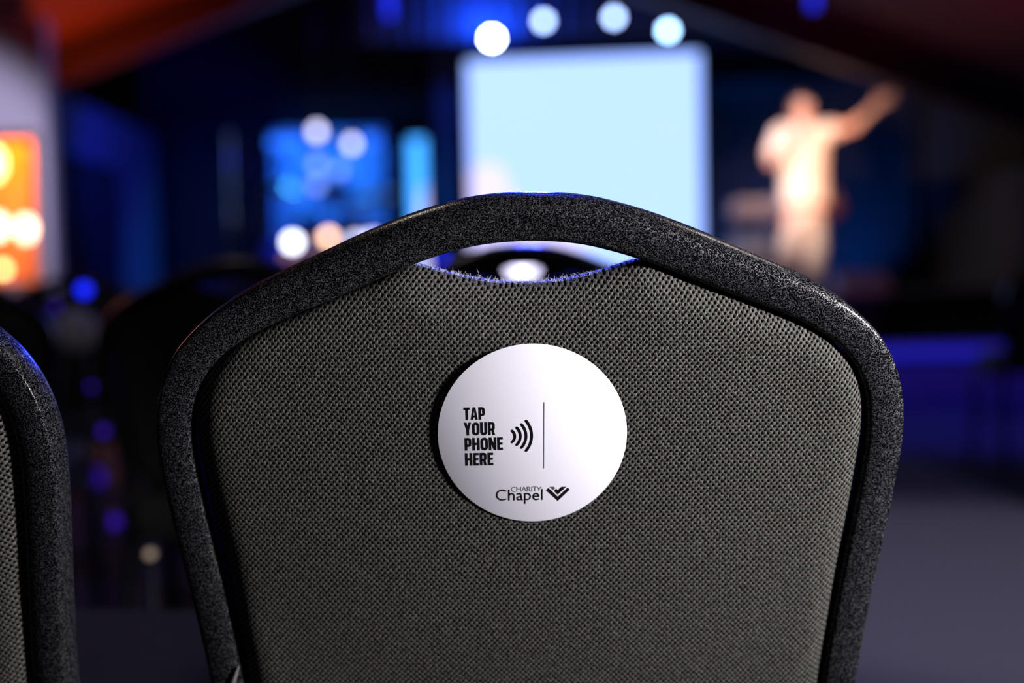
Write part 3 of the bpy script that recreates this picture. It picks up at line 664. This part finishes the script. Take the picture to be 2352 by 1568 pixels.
# ================================================================== CHAIRS
mm = .001
OUT = [(0, 137.2), (20, 136.2), (38.5, 133.7), (54.5, 129.8), (72, 124.4), (92, 116.8), (110, 109.2), (132, 99.4), (154, 89.8), (171, 81.3), (185, 72.7), (196, 64.7), (206, 55.7), (213.5, 47.3), (219.5, 38.0), (224, 28.8), (227.5, 19), (230, 8), (231.4, -4), (231.8, -18), (230.6, -36), (228.2, -60), (225, -85), (221.7, -110), (218.8, -135), (216, -160), (213.8, -186), (212, -212), (210.5, -240)]
PADH = [(0, 81.7), (12, 82.0), (24, 83.2), (37, 86.0), (51, 89.8), (62, 93.2), (70, 94.6), (80, 91.6), (95, 84.6), (120.5, 74.8), (139, 66.9), (151, 62), (163.5, 56.6), (173, 51.9), (182.5, 45.8), (190, 39.2), (196.8, 31.3), (202, 22.3), (205.4, 12.3), (207, 0), (207.2, -13), (206, -28), (203.9, -50), (201.2, -75), (198.6, -95), (196, -120), (193.6, -148), (191.4, -170), (189.8, -190), (188, -210), (184, -226), (172, -238), (150, -243), (100, -245), (50, -246), (0, -246)]
TIL = R(16.13) - PITCH          # recline of the back
# chair space: x right, y towards the stage, z up ; back plane point C0
_P0 = at(1217, 960, 1); C0W = None
dray = CM.to_3x3() @ Vector(((1217 - CX) / FPX, -(960 - CY) / FPX, -1)); C0W = Vector((0, 0, CAMZ)) + dray * .70
BZ = C0W.z; BY = -.235
BM = Matrix(((1, 0, 0, 0), (0, -sin(TIL), -cos(TIL), BY), (0, cos(TIL), -sin(TIL), BZ), (0, 0, 0, 1)))   # (u,v,w)->(x,y,z), w to the rear

def frame_mesh(fine=True):
    """square-section tube hoop in the back plane; outer rear corner is a broad sloping bevel at the top"""
    half = catmull(OUT, 6 if fine else 2) * mm
    full = np.vstack([half[::-1] * [-1, 1], half[1:]]); full = resample(full, 200 if fine else 44)
    bm = bmesh.new(); rings = []
    n = len(full)
    for i, p in enumerate(full):
        t = full[min(i + 1, n - 1)] - full[max(i - 1, 0)]; t /= np.linalg.norm(t); inn = np.array([t[1], -t[0]])
        if inn @ (np.array([0, -.06]) - p) < 0: inn = -inn
        top = max(0, min(1, (p[1] - .055) / .06)); top = top * top * (3 - 2 * top)
        wd = (22.6 + 4.6 * top) * mm
        bo = (1.9 + 4.6 * top) * mm; dz = (2.2 + 7.0 * top) * mm; D = .025
        pr = [(wd, -.004), (wd - .0010, -.0012), (wd - .0035, 0), (wd * .5 + .001, .0006), (bo + .0022, .0002), (bo + .0006, -.0005), (bo * .45, -dz * .42), (0.0004, -dz), (0, -dz - .003), (0, -D + .006), (.0018, -D + .0018), (.006, -D), (wd - .006, -D), (wd - .0018, -D + .0018), (wd, -D + .006)]
        rings.append([Vector((p[0] + inn[0] * a, p[1] + inn[1] * a, b)) for a, b in pr])
    loft(bm, rings)
    me = bpy.data.meshes.new('back_frame'); bm.to_mesh(me); bm.free(); me.polygons.foreach_set('use_smooth', [True] * len(me.polygons)); me.materials.append(M['paint'])
    return me

def pad_mesh(fine=True):
    B = catmull(PADH, 6 if fine else 2) * mm
    full = np.vstack([B, B[::-1][1:-1] * [-1, 1]])
    full = resample(np.vstack([full, full[:1]]), 300 if fine else 60)[:-1]
    nb = len(full); c = np.array([0, -.07])
    ts = [1.0, .995, .985, .97, .95, .925, .895, .86, .82, .76, .68, .55, .38, .18] if fine else [1, .97, .9, .75, .4]
    seg = np.roll(full, -1, 0) - full; L2 = (seg ** 2).sum(1)
    def dist(p):
        t = np.clip(((p - full) * seg).sum(1) / L2, 0, 1); return np.linalg.norm(full + seg * t[:, None] - p, axis=1).min()
    bm = bmesh.new()
    def hr(p, d):
        Rr = .022 + .016 * math.exp(-(p[0] / .07) ** 2 - ((p[1] - .085) / .05) ** 2)
        x = min(d / Rr, 1); h = -.010 + .0155 * math.sqrt(max(0, 1 - (1 - x) ** 2))
        r = math.hypot(p[0] / .19, (p[1] + .06) / .16); h += .008 * max(0, 1 - r * r)
        # soft pulled fold under the hand hole
        yy = p[1] - (.064 + .0000 - 3.2 * p[0] ** 2 * -1.4); h -= .0024 * math.exp(-(yy / .007) ** 2) * math.exp(-(p[0] / .062) ** 2)
        h += .0002 * sin(p[0] * 60) * sin(p[1] * 45 + 1) * x
        return h
    rear = []; front = []
    for t in ts:
        r1 = []; r2 = []
        for q in full:
            p = c + (q - c) * t; d = dist(p) if t < 1 else 0
            r1.append(bm.verts.new((p[0], p[1], hr(p, d))))
            x = min(d / .03, 1); r2.append(bm.verts.new((p[0], p[1], -.018 - .030 * math.sqrt(max(0, 1 - (1 - x) ** 2)))))
        rear.append(r1); front.append(r2)
    cr = bm.verts.new((c[0], c[1], hr(c, .2))); cf = bm.verts.new((c[0], c[1], -.048))
    for rr, cc in ((rear, cr), (front, cf)):
        for a, b in zip(rr, rr[1:]):
            for i in range(nb): bm.faces.new((a[i], a[(i + 1) % nb], b[(i + 1) % nb], b[i]))
        for i in range(nb): bm.faces.new((rr[-1][i], rr[-1][(i + 1) % nb], cc))
    for i in range(nb): bm.faces.new((rear[0][i], rear[0][(i + 1) % nb], front[0][(i + 1) % nb], front[0][i]))
    bmesh.ops.recalc_face_normals(bm, faces=bm.faces)
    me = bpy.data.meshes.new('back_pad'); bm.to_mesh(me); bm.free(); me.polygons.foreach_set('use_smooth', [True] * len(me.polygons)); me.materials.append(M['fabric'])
    return me
def mo_(name, me, parent, mtx=None):
    o = bpy.data.objects.new(name, me); COL.objects.link(o); o.parent = parent
    if mtx: o.matrix_local = mtx
    return o

# sticker artwork, in metres on the sticker plane; sx,sy photo-plane mm relative to disc centre
def stroke(bm, pts, w_, z0=.0, z1=.00012, closed=False, round_=False):
    """flat stroked polyline with mitred joints"""
    P = [Vector((p[0], p[1])) for p in pts]; n = len(P); L = []; Rr = []
    for i in range(n):
        if closed: a, b = P[i - 1], P[(i + 1) % n]
        else: a, b = P[max(i - 1, 0)], P[min(i + 1, n - 1)]
        d1 = (P[i] - a).normalized() if (P[i] - a).length > 1e-9 else (b - P[i]).normalized()
        d2 = (b - P[i]).normalized() if (b - P[i]).length > 1e-9 else d1
        n1 = Vector((-d1.y, d1.x)); n2 = Vector((-d2.y, d2.x)); m_ = (n1 + n2)
        m_ = m_.normalized() if m_.length > 1e-6 else n1
        k = min(1 / max(m_.dot(n1), .35), 2.2); L.append(P[i] + m_ * w_ / 2 * k); Rr.append(P[i] - m_ * w_ / 2 * k)
    rng = range(n if closed else n - 1)
    for i in rng:
        j = (i + 1) % n; q = [L[i], L[j], Rr[j], Rr[i]]
        prism(bm, q, z0, z1)
    if round_:
        for e in (P[0], P[-1]): prism(bm, [e + Vector((cos(t), sin(t))) * w_ / 2 for t in [2 * pi * k / 14 for k in range(14)]], z0, z1)
def prism(bm, q, z0, z1):
    a = [bm.verts.new((p[0], p[1], z1)) for p in q]
    b = [bm.verts.new((p[0], p[1], z0)) for p in q]; n = len(q)
    bm.faces.new(a); bm.faces.new(b[::-1])
    for i in range(n): bm.faces.new((a[i], a[(i + 1) % n], b[(i + 1) % n], b[i]))
def arcp(cx, cy, rx, ry, a0, a1, n=10): return [(cx + rx * cos(R(a0 + (a1 - a0) * i / n)), cy + ry * sin(R(a0 + (a1 - a0) * i / n))) for i in range(n + 1)]
# condensed bold capitals: unit height 1, stroke s, each returns (strokes, polygons, advance)
def glyph(ch, s=.208):
    h = s / 2; S = []; G = []
    if ch == 'T': W = .53; G = [[(0, 1 - s * .88), (W, 1 - s * .88), (W, 1), (0, 1)], [(W / 2 - h, 0), (W / 2 + h, 0), (W / 2 + h, 1), (W / 2 - h, 1)]]
    elif ch == 'A': W = .62; G = [[(0, 0), (s * .98, 0), (W / 2 + s * .0, .86), (W / 2 + .10, 1), (W / 2 - .12, 1)], [(W, 0), (W - s * .98, 0), (W / 2, .86), (W / 2 - .10, 1), (W / 2 + .12, 1)], [(.12, .19), (W - .12, .19), (W - .16, .35), (.16, .35)]]
    elif ch == 'P': W = .545; G = [[(0, 0), (s, 0), (s, 1), (0, 1)]]; S = [([(h, 1 - h * .9), (W - .22, 1 - h * .9)] + arcp(W - .22, 1 - h * .9 - .12, .22 - h, .12, 90, 0, 6) + arcp(W - .22, .50, .22 - h, .12, 0, -90, 6) + [(h, .38)], s * .94)]
    elif ch == 'Y': W = .60; G = [[(W / 2 - h, 0), (W / 2 + h, 0), (W / 2 + h, .44), (W / 2 - h, .44)], [(0, 1), (s * 1.02, 1), (W / 2 + h * .75, .42), (W / 2 - h, .40)], [(W, 1), (W - s * 1.02, 1), (W / 2 - h * .75, .42), (W / 2 + h, .40)]]
    elif ch == 'O': W = .60; r = W / 2 - h; S = [(arcp(W / 2, 1 - h * .9 - r * .8, r, r * .8, 0, 180, 10) + arcp(W / 2, h * .9 + r * .8, r, r * .8, 180, 360, 10), s)]; S[0] = (S[0][0], s, True)
    elif ch == 'U': W = .57; r = W / 2 - h; S = [([(h, 1)] + arcp(W / 2, h * .9 + r * .8, r, r * .8, 180, 360, 10) + [(W - h, 1)], s)]
    elif ch == 'R': W = .57; G = [[(0, 0), (s, 0), (s, 1), (0, 1)], [(W - s * 1.02 - .08, .44), (W - .12, .44), (W + .01, 0), (W - s * 1.04, 0)]]; S = [([(h, 1 - h * .9), (W - .23, 1 - h * .9)] + arcp(W - .23, 1 - h * .9 - .12, .22 - h, .12, 90, 0, 6) + arcp(W - .23, .55, .22 - h, .12, 0, -90, 6) + [(h, .43)], s * .94)]
    elif ch == 'H': W = .60; G = [[(0, 0), (s, 0), (s, 1), (0, 1)], [(W - s, 0), (W, 0), (W, 1), (W - s, 1)], [(s - .01, .42), (W - s + .01, .42), (W - s + .01, .60), (s - .01, .60)]]
    elif ch == 'N': W = .60; G = [[(0, 0), (s * .92, 0), (s * .92, 1), (0, 1)], [(W - s * .92, 0), (W, 0), (W, 1), (W - s * .92, 1)], [(0, 1), (s * 1.0, 1), (W, 0), (W - s * 1.0, 0)]]
    elif ch == 'E': W = .46; G = [[(0, 0), (s, 0), (s, 1), (0, 1)], [(s - .01, 0), (W, 0), (W, s * .86), (s - .01, s * .86)], [(s - .01, 1 - s * .86), (W, 1 - s * .86), (W, 1), (s - .01, 1)], [(s - .01, .42), (W - .03, .42), (W - .03, .59), (s - .01, .59)]]
    return S, G, W + .085
# photo pixels of the sticker -> sticker plane (mm) ; the disc is 118 mm, 435 px wide
def sp(px, py):
    d = CM.to_3x3() @ Vector(((px - CX) / FPX, -(py - CY) / FPX, -1)); nW = Vector((0, -cos(TIL), -sin(TIL)))
    O = C0W + nW * .0142; t = (O - Vector((0, 0, CAMZ))).dot(nW) / d.dot(nW); q = Vector((0, 0, CAMZ)) + d * t - O
    return (q.x, q.dot(Vector((0, -sin(TIL), cos(TIL)))))
SCX, SCY = [(a + b) / 2 for a, b in zip(sp(1005, 995), sp(1440, 995))][0], [(a + b) / 2 for a, b in zip(sp(1222, 789), sp(1222, 1197))][1]
SR = (sp(1440, 995)[0] - sp(1005, 995)[0]) / 2
def st_pt(px, py): a = sp(px, py); return (a[0] - SCX, a[1] - SCY)
def fit(bm_fn, x0, y0, sx, sy, rot=0): pass
def text_bm(words):
    """words: (text, left px, top px, right px, bottom px) bold capitals stretched to that box"""
    bm = bmesh.new()
    for tx, l, t, r, b in words:
        tl = Vector(st_pt(l, t)); br = Vector(st_pt(r, b)); H = tl.y - br.y; W = br.x - tl.x
        tot = sum(glyph(c)[2] for c in tx) - .085; k = W / tot; x = 0
        for c in tx:
            S, G, adv = glyph(c)
            f = lambda p: (tl.x + (x + p[0]) * k, br.y + p[1] * H)
            for g in G: prism(bm, [f(p) for p in (g if area2(g) > 0 else g[::-1])], 0, .00012)
            for s_ in S: stroke(bm, [f(p) for p in s_[0]], s_[1] * (k + H) / 2, closed=len(s_) > 2)
            x += adv
    return bm
def area2(g): return sum(g[i][0] * g[(i + 1) % len(g)][1] - g[(i + 1) % len(g)][0] * g[i][1] for i in range(len(g)))
# thin round lettering for the church name: strokes in photo pixels
def thin_bm(strokes, wpx):
    bm = bmesh.new()
    for s in strokes: stroke(bm, [st_pt(*p) for p in s], wpx * 2 * SR / 435)
    return bm
def pa(cx, cy, rx, ry, a0, a1, n=14): return [(cx + rx * cos(R(a0 + (a1 - a0) * i / n)), cy - ry * sin(R(a0 + (a1 - a0) * i / n))) for i in range(n + 1)]
Z = 480 / 1673.0
def zc(x, y): return (980 + x * Z, 770 + y * Z)     # coordinates read off the 1673 px wide crop
def yc(x, y): return (1130 + x * 190 / 2352, 1100 + y * 190 / 2352)     # and off the close crop of the church name
def ys(pts): return [yc(*p) for p in pts]
chapel = [ys([(408, 335)] + pa(295, 447, 160, 139, 62, 298, 22) + [(408, 558)]),
          ys([(484, 290), (484, 602)]), ys([(484, 478)] + pa(560, 478, 68, 72, 150, 0, 10) + [(628, 602)]),
          ys([(705, 428)] + pa(768, 458, 66, 50, 130, 0, 10) + [(836, 560)] + pa(866, 556, 28, 28, 190, 300, 5)), ys([(834, 478), (780, 496)] + pa(768, 540, 50, 42, 110, 270, 10) + [(800, 574), (834, 550)]),
          ys([(936, 395), (936, 696)]), ys([(936, 410)] + pa(1000, 488, 92, 84, 80, -90, 14) + [(936, 562)]),
          ys([(1180, 480), (1328, 480)] + pa(1252, 480, 78, 78, 10, 180, 12) + pa(1256, 492, 84, 84, 180, 300, 10) + [(1346, 556)]),
          ys([(1421, 272), (1421, 586)])]
charity = [ys([(680, 228)] + pa(636, 284, 80, 66, 70, 290, 12) + [(680, 340)]), ys([(710, 212), (710, 346)]), ys([(820, 212), (820, 346)]), ys([(710, 276), (820, 276)]),
           ys([(850, 348), (912, 212), (976, 346)]), ys([(874, 298), (952, 298)]),
           ys([(1006, 346), (1006, 216), (1040, 216)] + pa(1040, 250, 36, 34, 80, -90, 8) + [(1006, 284)]), ys([(1040, 284), (1106, 344)]),
           ys([(1134, 210), (1134, 344)]), ys([(1160, 212), (1280, 212)]), ys([(1220, 212), (1220, 342)]),
           ys([(1290, 210), (1342, 282)]), ys([(1400, 206), (1342, 282), (1342, 340)])]
emblem_polys = [[(1538, 306), (1605, 244), (1872, 492), (2152, 234), (2214, 290), (1872, 612)]]
emblem_inner = [[(1762, 326), (1828, 268), (1874, 308), (1976, 210), (2118, 208), (1874, 430)]]
emblem_grey = [[(1642, 210), (1756, 208), (1800, 244), (1738, 302)]]
def polys_bm(polys):
    bm = bmesh.new()
    for g in polys:
        q = [st_pt(*yc(*p)) for p in g]; q = q if area2(q) > 0 else q[::-1]; prism(bm, q, 0, .00012)
    bmesh.ops.triangulate(bm, faces=[f for f in bm.faces if len(f.verts) > 4]); return bm
def rebase(o): return o
STM = BM @ Matrix.Translation((SCX + (C0W.x - C0W.x), SCY, .0140))
def make_sticker(parent, detail=True):
    s = lt('sticker', [(SR * .985, -.0002), (SR, -.0001), (SR, .0003), (SR * .997, .0004)], 'sticker', parent, 96)
    s.parent = parent; s.matrix_local = STM
    if not detail: return s
    up = Matrix.Translation((0, 0, .00041))
    def sub(name, bm, m): o = obj(name, bm, m, s, smooth=False); o.matrix_local = up; return o
    sub('lettering', text_bm([('TAP', *zc(296, 577), *zc(467, 672)), ('YOUR', *zc(299, 697), *zc(548, 795)), ('PHONE', *zc(304, 820), *zc(612, 914)), ('HERE', *zc(307, 941), *zc(535, 1036))]), 'ink')
    for c, x0, x1, y0, y1 in ((0, 684, 706, 763, 852), (1, 722, 751, 738, 873), (2, 759, 796, 711, 896), (3, 797, 841, 683, 920)):
        bm = bmesh.new(); cy = (y0 + y1) / 2; hh = (y1 - y0) / 2; sg = x1 - x0; rr = (hh * hh + sg * sg) / (2 * sg); an = math.degrees(math.asin(hh / rr))
        stroke(bm, [st_pt(*zc(x1 - rr + rr * cos(R(a)), cy - rr * sin(R(a)))) for a in np.linspace(an, -an, 19)], 22 * Z * 2 * SR / 435, round_=True)
        sub('signal_arc', bm, 'ink')
    bm = bmesh.new(); stroke(bm, [st_pt(*zc(940, 533)), st_pt(*zc(938, 1063))], 4.2 * Z * 2 * SR / 435); sub('divider_line', bm, 'ink_grey')
    sub('church_name', thin_bm(chapel, 3.5), 'ink'); sub('church_name', thin_bm(charity, 1.35), 'ink_grey')
    sub('emblem', polys_bm(emblem_polys), 'ink'); sub('emblem', polys_bm(emblem_inner), 'ink'); sub('emblem', polys_bm(emblem_grey), 'ink_grey')
    return s

def seat_mesh():
    bm = bmesh.new(); rings = []
    for z, k in ((.405, .96), (.410, 1.0), (.450, 1.0), (.470, .985), (.482, .93), (.487, .80), (.488, .5)):
        ring = []
        for j in range(64):
            a = 2 * pi * j / 64; ca, sa = cos(a), sin(a)
            x = .222 * math.copysign(abs(ca) ** .38, ca) * k; y = .215 * math.copysign(abs(sa) ** .38, sa) * k
            ring.append(Vector((x * (1 + .04 * (y > 0) * y / .2), y + .005, z)))
        rings.append(ring)
    loft(bm, rings); me = bpy.data.meshes.new('seat'); bm.to_mesh(me); bm.free(); me.polygons.foreach_set('use_smooth', [True] * len(me.polygons)); me.materials.append(M['fabric']); return me
ME = {'frame': frame_mesh(True), 'pad': pad_mesh(True), 'frame2': frame_mesh(False), 'pad2': pad_mesh(False), 'seat': seat_mesh()}
def tube_me(name, pts, ra):
    bm = bmesh.new(); tube(bm, pts, [ra] * len(pts), 10); me = bpy.data.meshes.new(name); bm.to_mesh(me); bm.free()
    me.polygons.foreach_set('use_smooth', [True] * len(me.polygons)); me.materials.append(M['paint']); return me
pe = BM @ Vector((.200, -.236, -.012)); 
for s, k in ((-1, 'rl'), (1, 'rr')):
    ME[k] = tube_me('leg', [(s * pe.x, pe.y, pe.z), (s * .205, pe.y + .03, .40), (s * .212, pe.y - .0, .22), (s * .222, pe.y - .06, .02)], .0125)
    ME[k + 'f'] = tube_me('leg', [(s * .212, .195, .40), (s * .216, .21, .2), (s * .222, .235, .02)], .0125)
    ME[k + 'r'] = tube_me('seat_rail', [(s * .208, pe.y + .03, .398), (s * .212, .195, .398)], .0125)
ME['str'] = tube_me('stretcher', [(-.212, .21, .20), (.212, .21, .20)], .009)
def foot_me():
    bm = bmesh.new(); lathe(bm, [(.012, 0), (.018, 0), (.018, .02), (.014, .03)], 12); me = bpy.data.meshes.new('foot'); bm.to_mesh(me); bm.free(); me.materials.append(M['pshell']); return me
ME['foot'] = foot_me()
GRP = 'stacking chairs in rows facing the stage'
def chair(label, x, y, rz, fine=False, sticker=True):
    t = thing('stacking_chair', label, 'chair', (x, y, 0), rz, GRP)
    mo_('back_frame', ME['frame' if fine else 'frame2'], t, BM); mo_('back_pad', ME['pad' if fine else 'pad2'], t, BM)
    mo_('seat', ME['seat'], t)
    for k in ('rl', 'rr', 'rlf', 'rrf'):
        l = mo_('leg', ME[k], t); v = ME[k].vertices[len(ME[k].vertices) - 5].co
        end = [(-.222, pe.y - .06), (.222, pe.y - .06), (-.222, .235), (.222, .235)][('rl', 'rr', 'rlf', 'rrf').index(k)]
        f = mo_('rubber_foot', ME['foot'], l); f.location = (end[0], end[1], 0)
    for k in ('rlr', 'rrr'): mo_('seat_rail', ME[k], t)
    mo_('stretcher', ME['str'], t)
    if sticker: tag(make_sticker(t, detail=fine), 'round white sticker with black print' if fine else 'round white sticker')
    return t

NX, NY = C0W.x, C0W.y - BY
near = chair('nearest dark grey woven-back chair, sharp, with the readable round white sticker', NX, NY, 0, fine=True)
# fuzz along the dip under the hand hole and a strip of tape at the frame foot
bm = bmesh.new(); rnd = random.Random(3)
half = catmull(PADH[:8], 6) * mm; dip = np.vstack([half[::-1] * [-1, 1], half[1:]]); dip = resample(dip, 500)
for i in range(620):
    q = dip[rnd.randrange(len(dip))]; L = rnd.choice([.0012, .0016, .002, .003]) * rnd.uniform(.6, 1.3)
    if rnd.random() < .03: L *= 2.2
    a = rnd.uniform(.2, 2.9); b = a + rnd.uniform(-1.4, 1.4); z = rnd.uniform(-.022, -.012)
    p0 = Vector((q[0], q[1] + .0002, z)); p1 = p0 + Vector((cos(a), abs(sin(a)), rnd.uniform(-.4, .4))) * L * .5; p2 = p1 + Vector((cos(b), abs(sin(b)) * .9, 0)) * L * .5
    tube(bm, [p0, p1, p2], .00007, 3, cap=False)
fz = obj('lint', bm, 'fuzz', near); fz.matrix_local = BM; tag(fz, 'fuzzy lint along the cloth edge', kind='stuff')
e1 = BM @ Vector((-.1935, -.168, .0015)); e2 = BM @ Vector((-.2035, -.192, .0025)); e3 = BM @ Vector((-.207, -.21, .001))
tag(tb('fabric_tab', [e1, e1 * .5 + e2 * .5, e2, e3], [(.0006, .0009), (.0018, .0014), (.002, .0014), (.002, .0014)], 'thread', near, 8), 'pale frayed strip of tape')
# neighbours
def chair_px(label, px, Y, rz, **k):
    a = at(px, 700, Y); return chair(label, a.x, Y - BY, rz, **k)
chair('sharp dark grey chair cut off by the left edge of the picture', -.489, .945, R(-6), fine=True)
chair_px('blurred chair seen through the hand hole of the nearest chair', 1192, 1.48, R(1))
chair_px('blurred chair behind the left shoulder of the nearest chair', 525, 1.80, R(6))
chair_px('blurred chair at the left edge, under the glowing foyer opening', -240, 2.12, R(12))
chair_px('faint chair two rows ahead of the nearest, left of its column', 640, 2.75, R(8))
chair_px('faint chair two rows ahead, in the column left of the blue dots', 130, 3.0, R(12))
for x, y, lb in ((2.22, 4.75, 'dark chair across the aisle, nearest to the blue-lit step'), (2.10, 3.75, 'dark chair across the aisle at the right edge of the picture'), (2.75, 4.85, 'dark chair across the aisle, second in its row from the aisle')):
    chair(lb, x, y, R(-6))
# glowing discs on stakes, added for dots of light between the rows
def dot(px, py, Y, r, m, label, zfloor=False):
    p = at(px, py, Y); t = thing('glow_dot', label, 'added glow', p, 0, 'glowing discs added for coloured dots of light between the chair rows')
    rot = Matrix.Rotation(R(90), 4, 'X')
    lt('lens', [(r, -.002), (r, .002), (r * .6, .004), (r * .2, .0045)], m, t, 14, rot)  # glowing front of the added disc
    lt('glow_dot_rim', [(r * 1.02, -.002), (r * 1.4, -.002), (r * 1.3, -.012), (r * .8, -.014)], 'pshell', t, 14, rot)
    tb('glow_dot_stake', [(0, .008, -r), (0, .008, -p.z + .004)], .003, 'pshell', t, 6); lt('foot', [(.004, 0), (.03, 0), (.028, .008), (.004, .01)], 'pshell', t, 14, Matrix.Translation((0, .008, -p.z)))
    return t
dot(193, 665, 2.5, .014, 'dotblue', 'added disc for the brightest round blue dot by the left rear chairs')
dot(127, 705, 2.62, .008, 'dotviolet', 'added disc for the small violet dot just lower left of the brightest blue one')
dot(210, 888, 2.4, .006, 'dotviolet', 'added disc for the faint violet dot half way up the gap between the left chairs')
dot(238, 990, 2.3, .009, 'dotviolet', 'added disc for the violet dot in the gap, above the large purple patch')
dot(215, 1097, 3.3, .030, 'dotviolet', 'added disc for the large purple patch of light low in the gap between the left chairs')
dot(262, 1198, 2.6, .014, 'dotviolet', 'added disc for the blue-violet dot below the large purple patch')
dot(345, 1272, 1.6, .006, 'dotbeige', 'added disc for the small beige dot lowest beside the frame of the nearest chair')
dot(1018, 600, 2.35, .010, 'dotblue', 'added disc for the blue dot showing at the left of the hand hole')
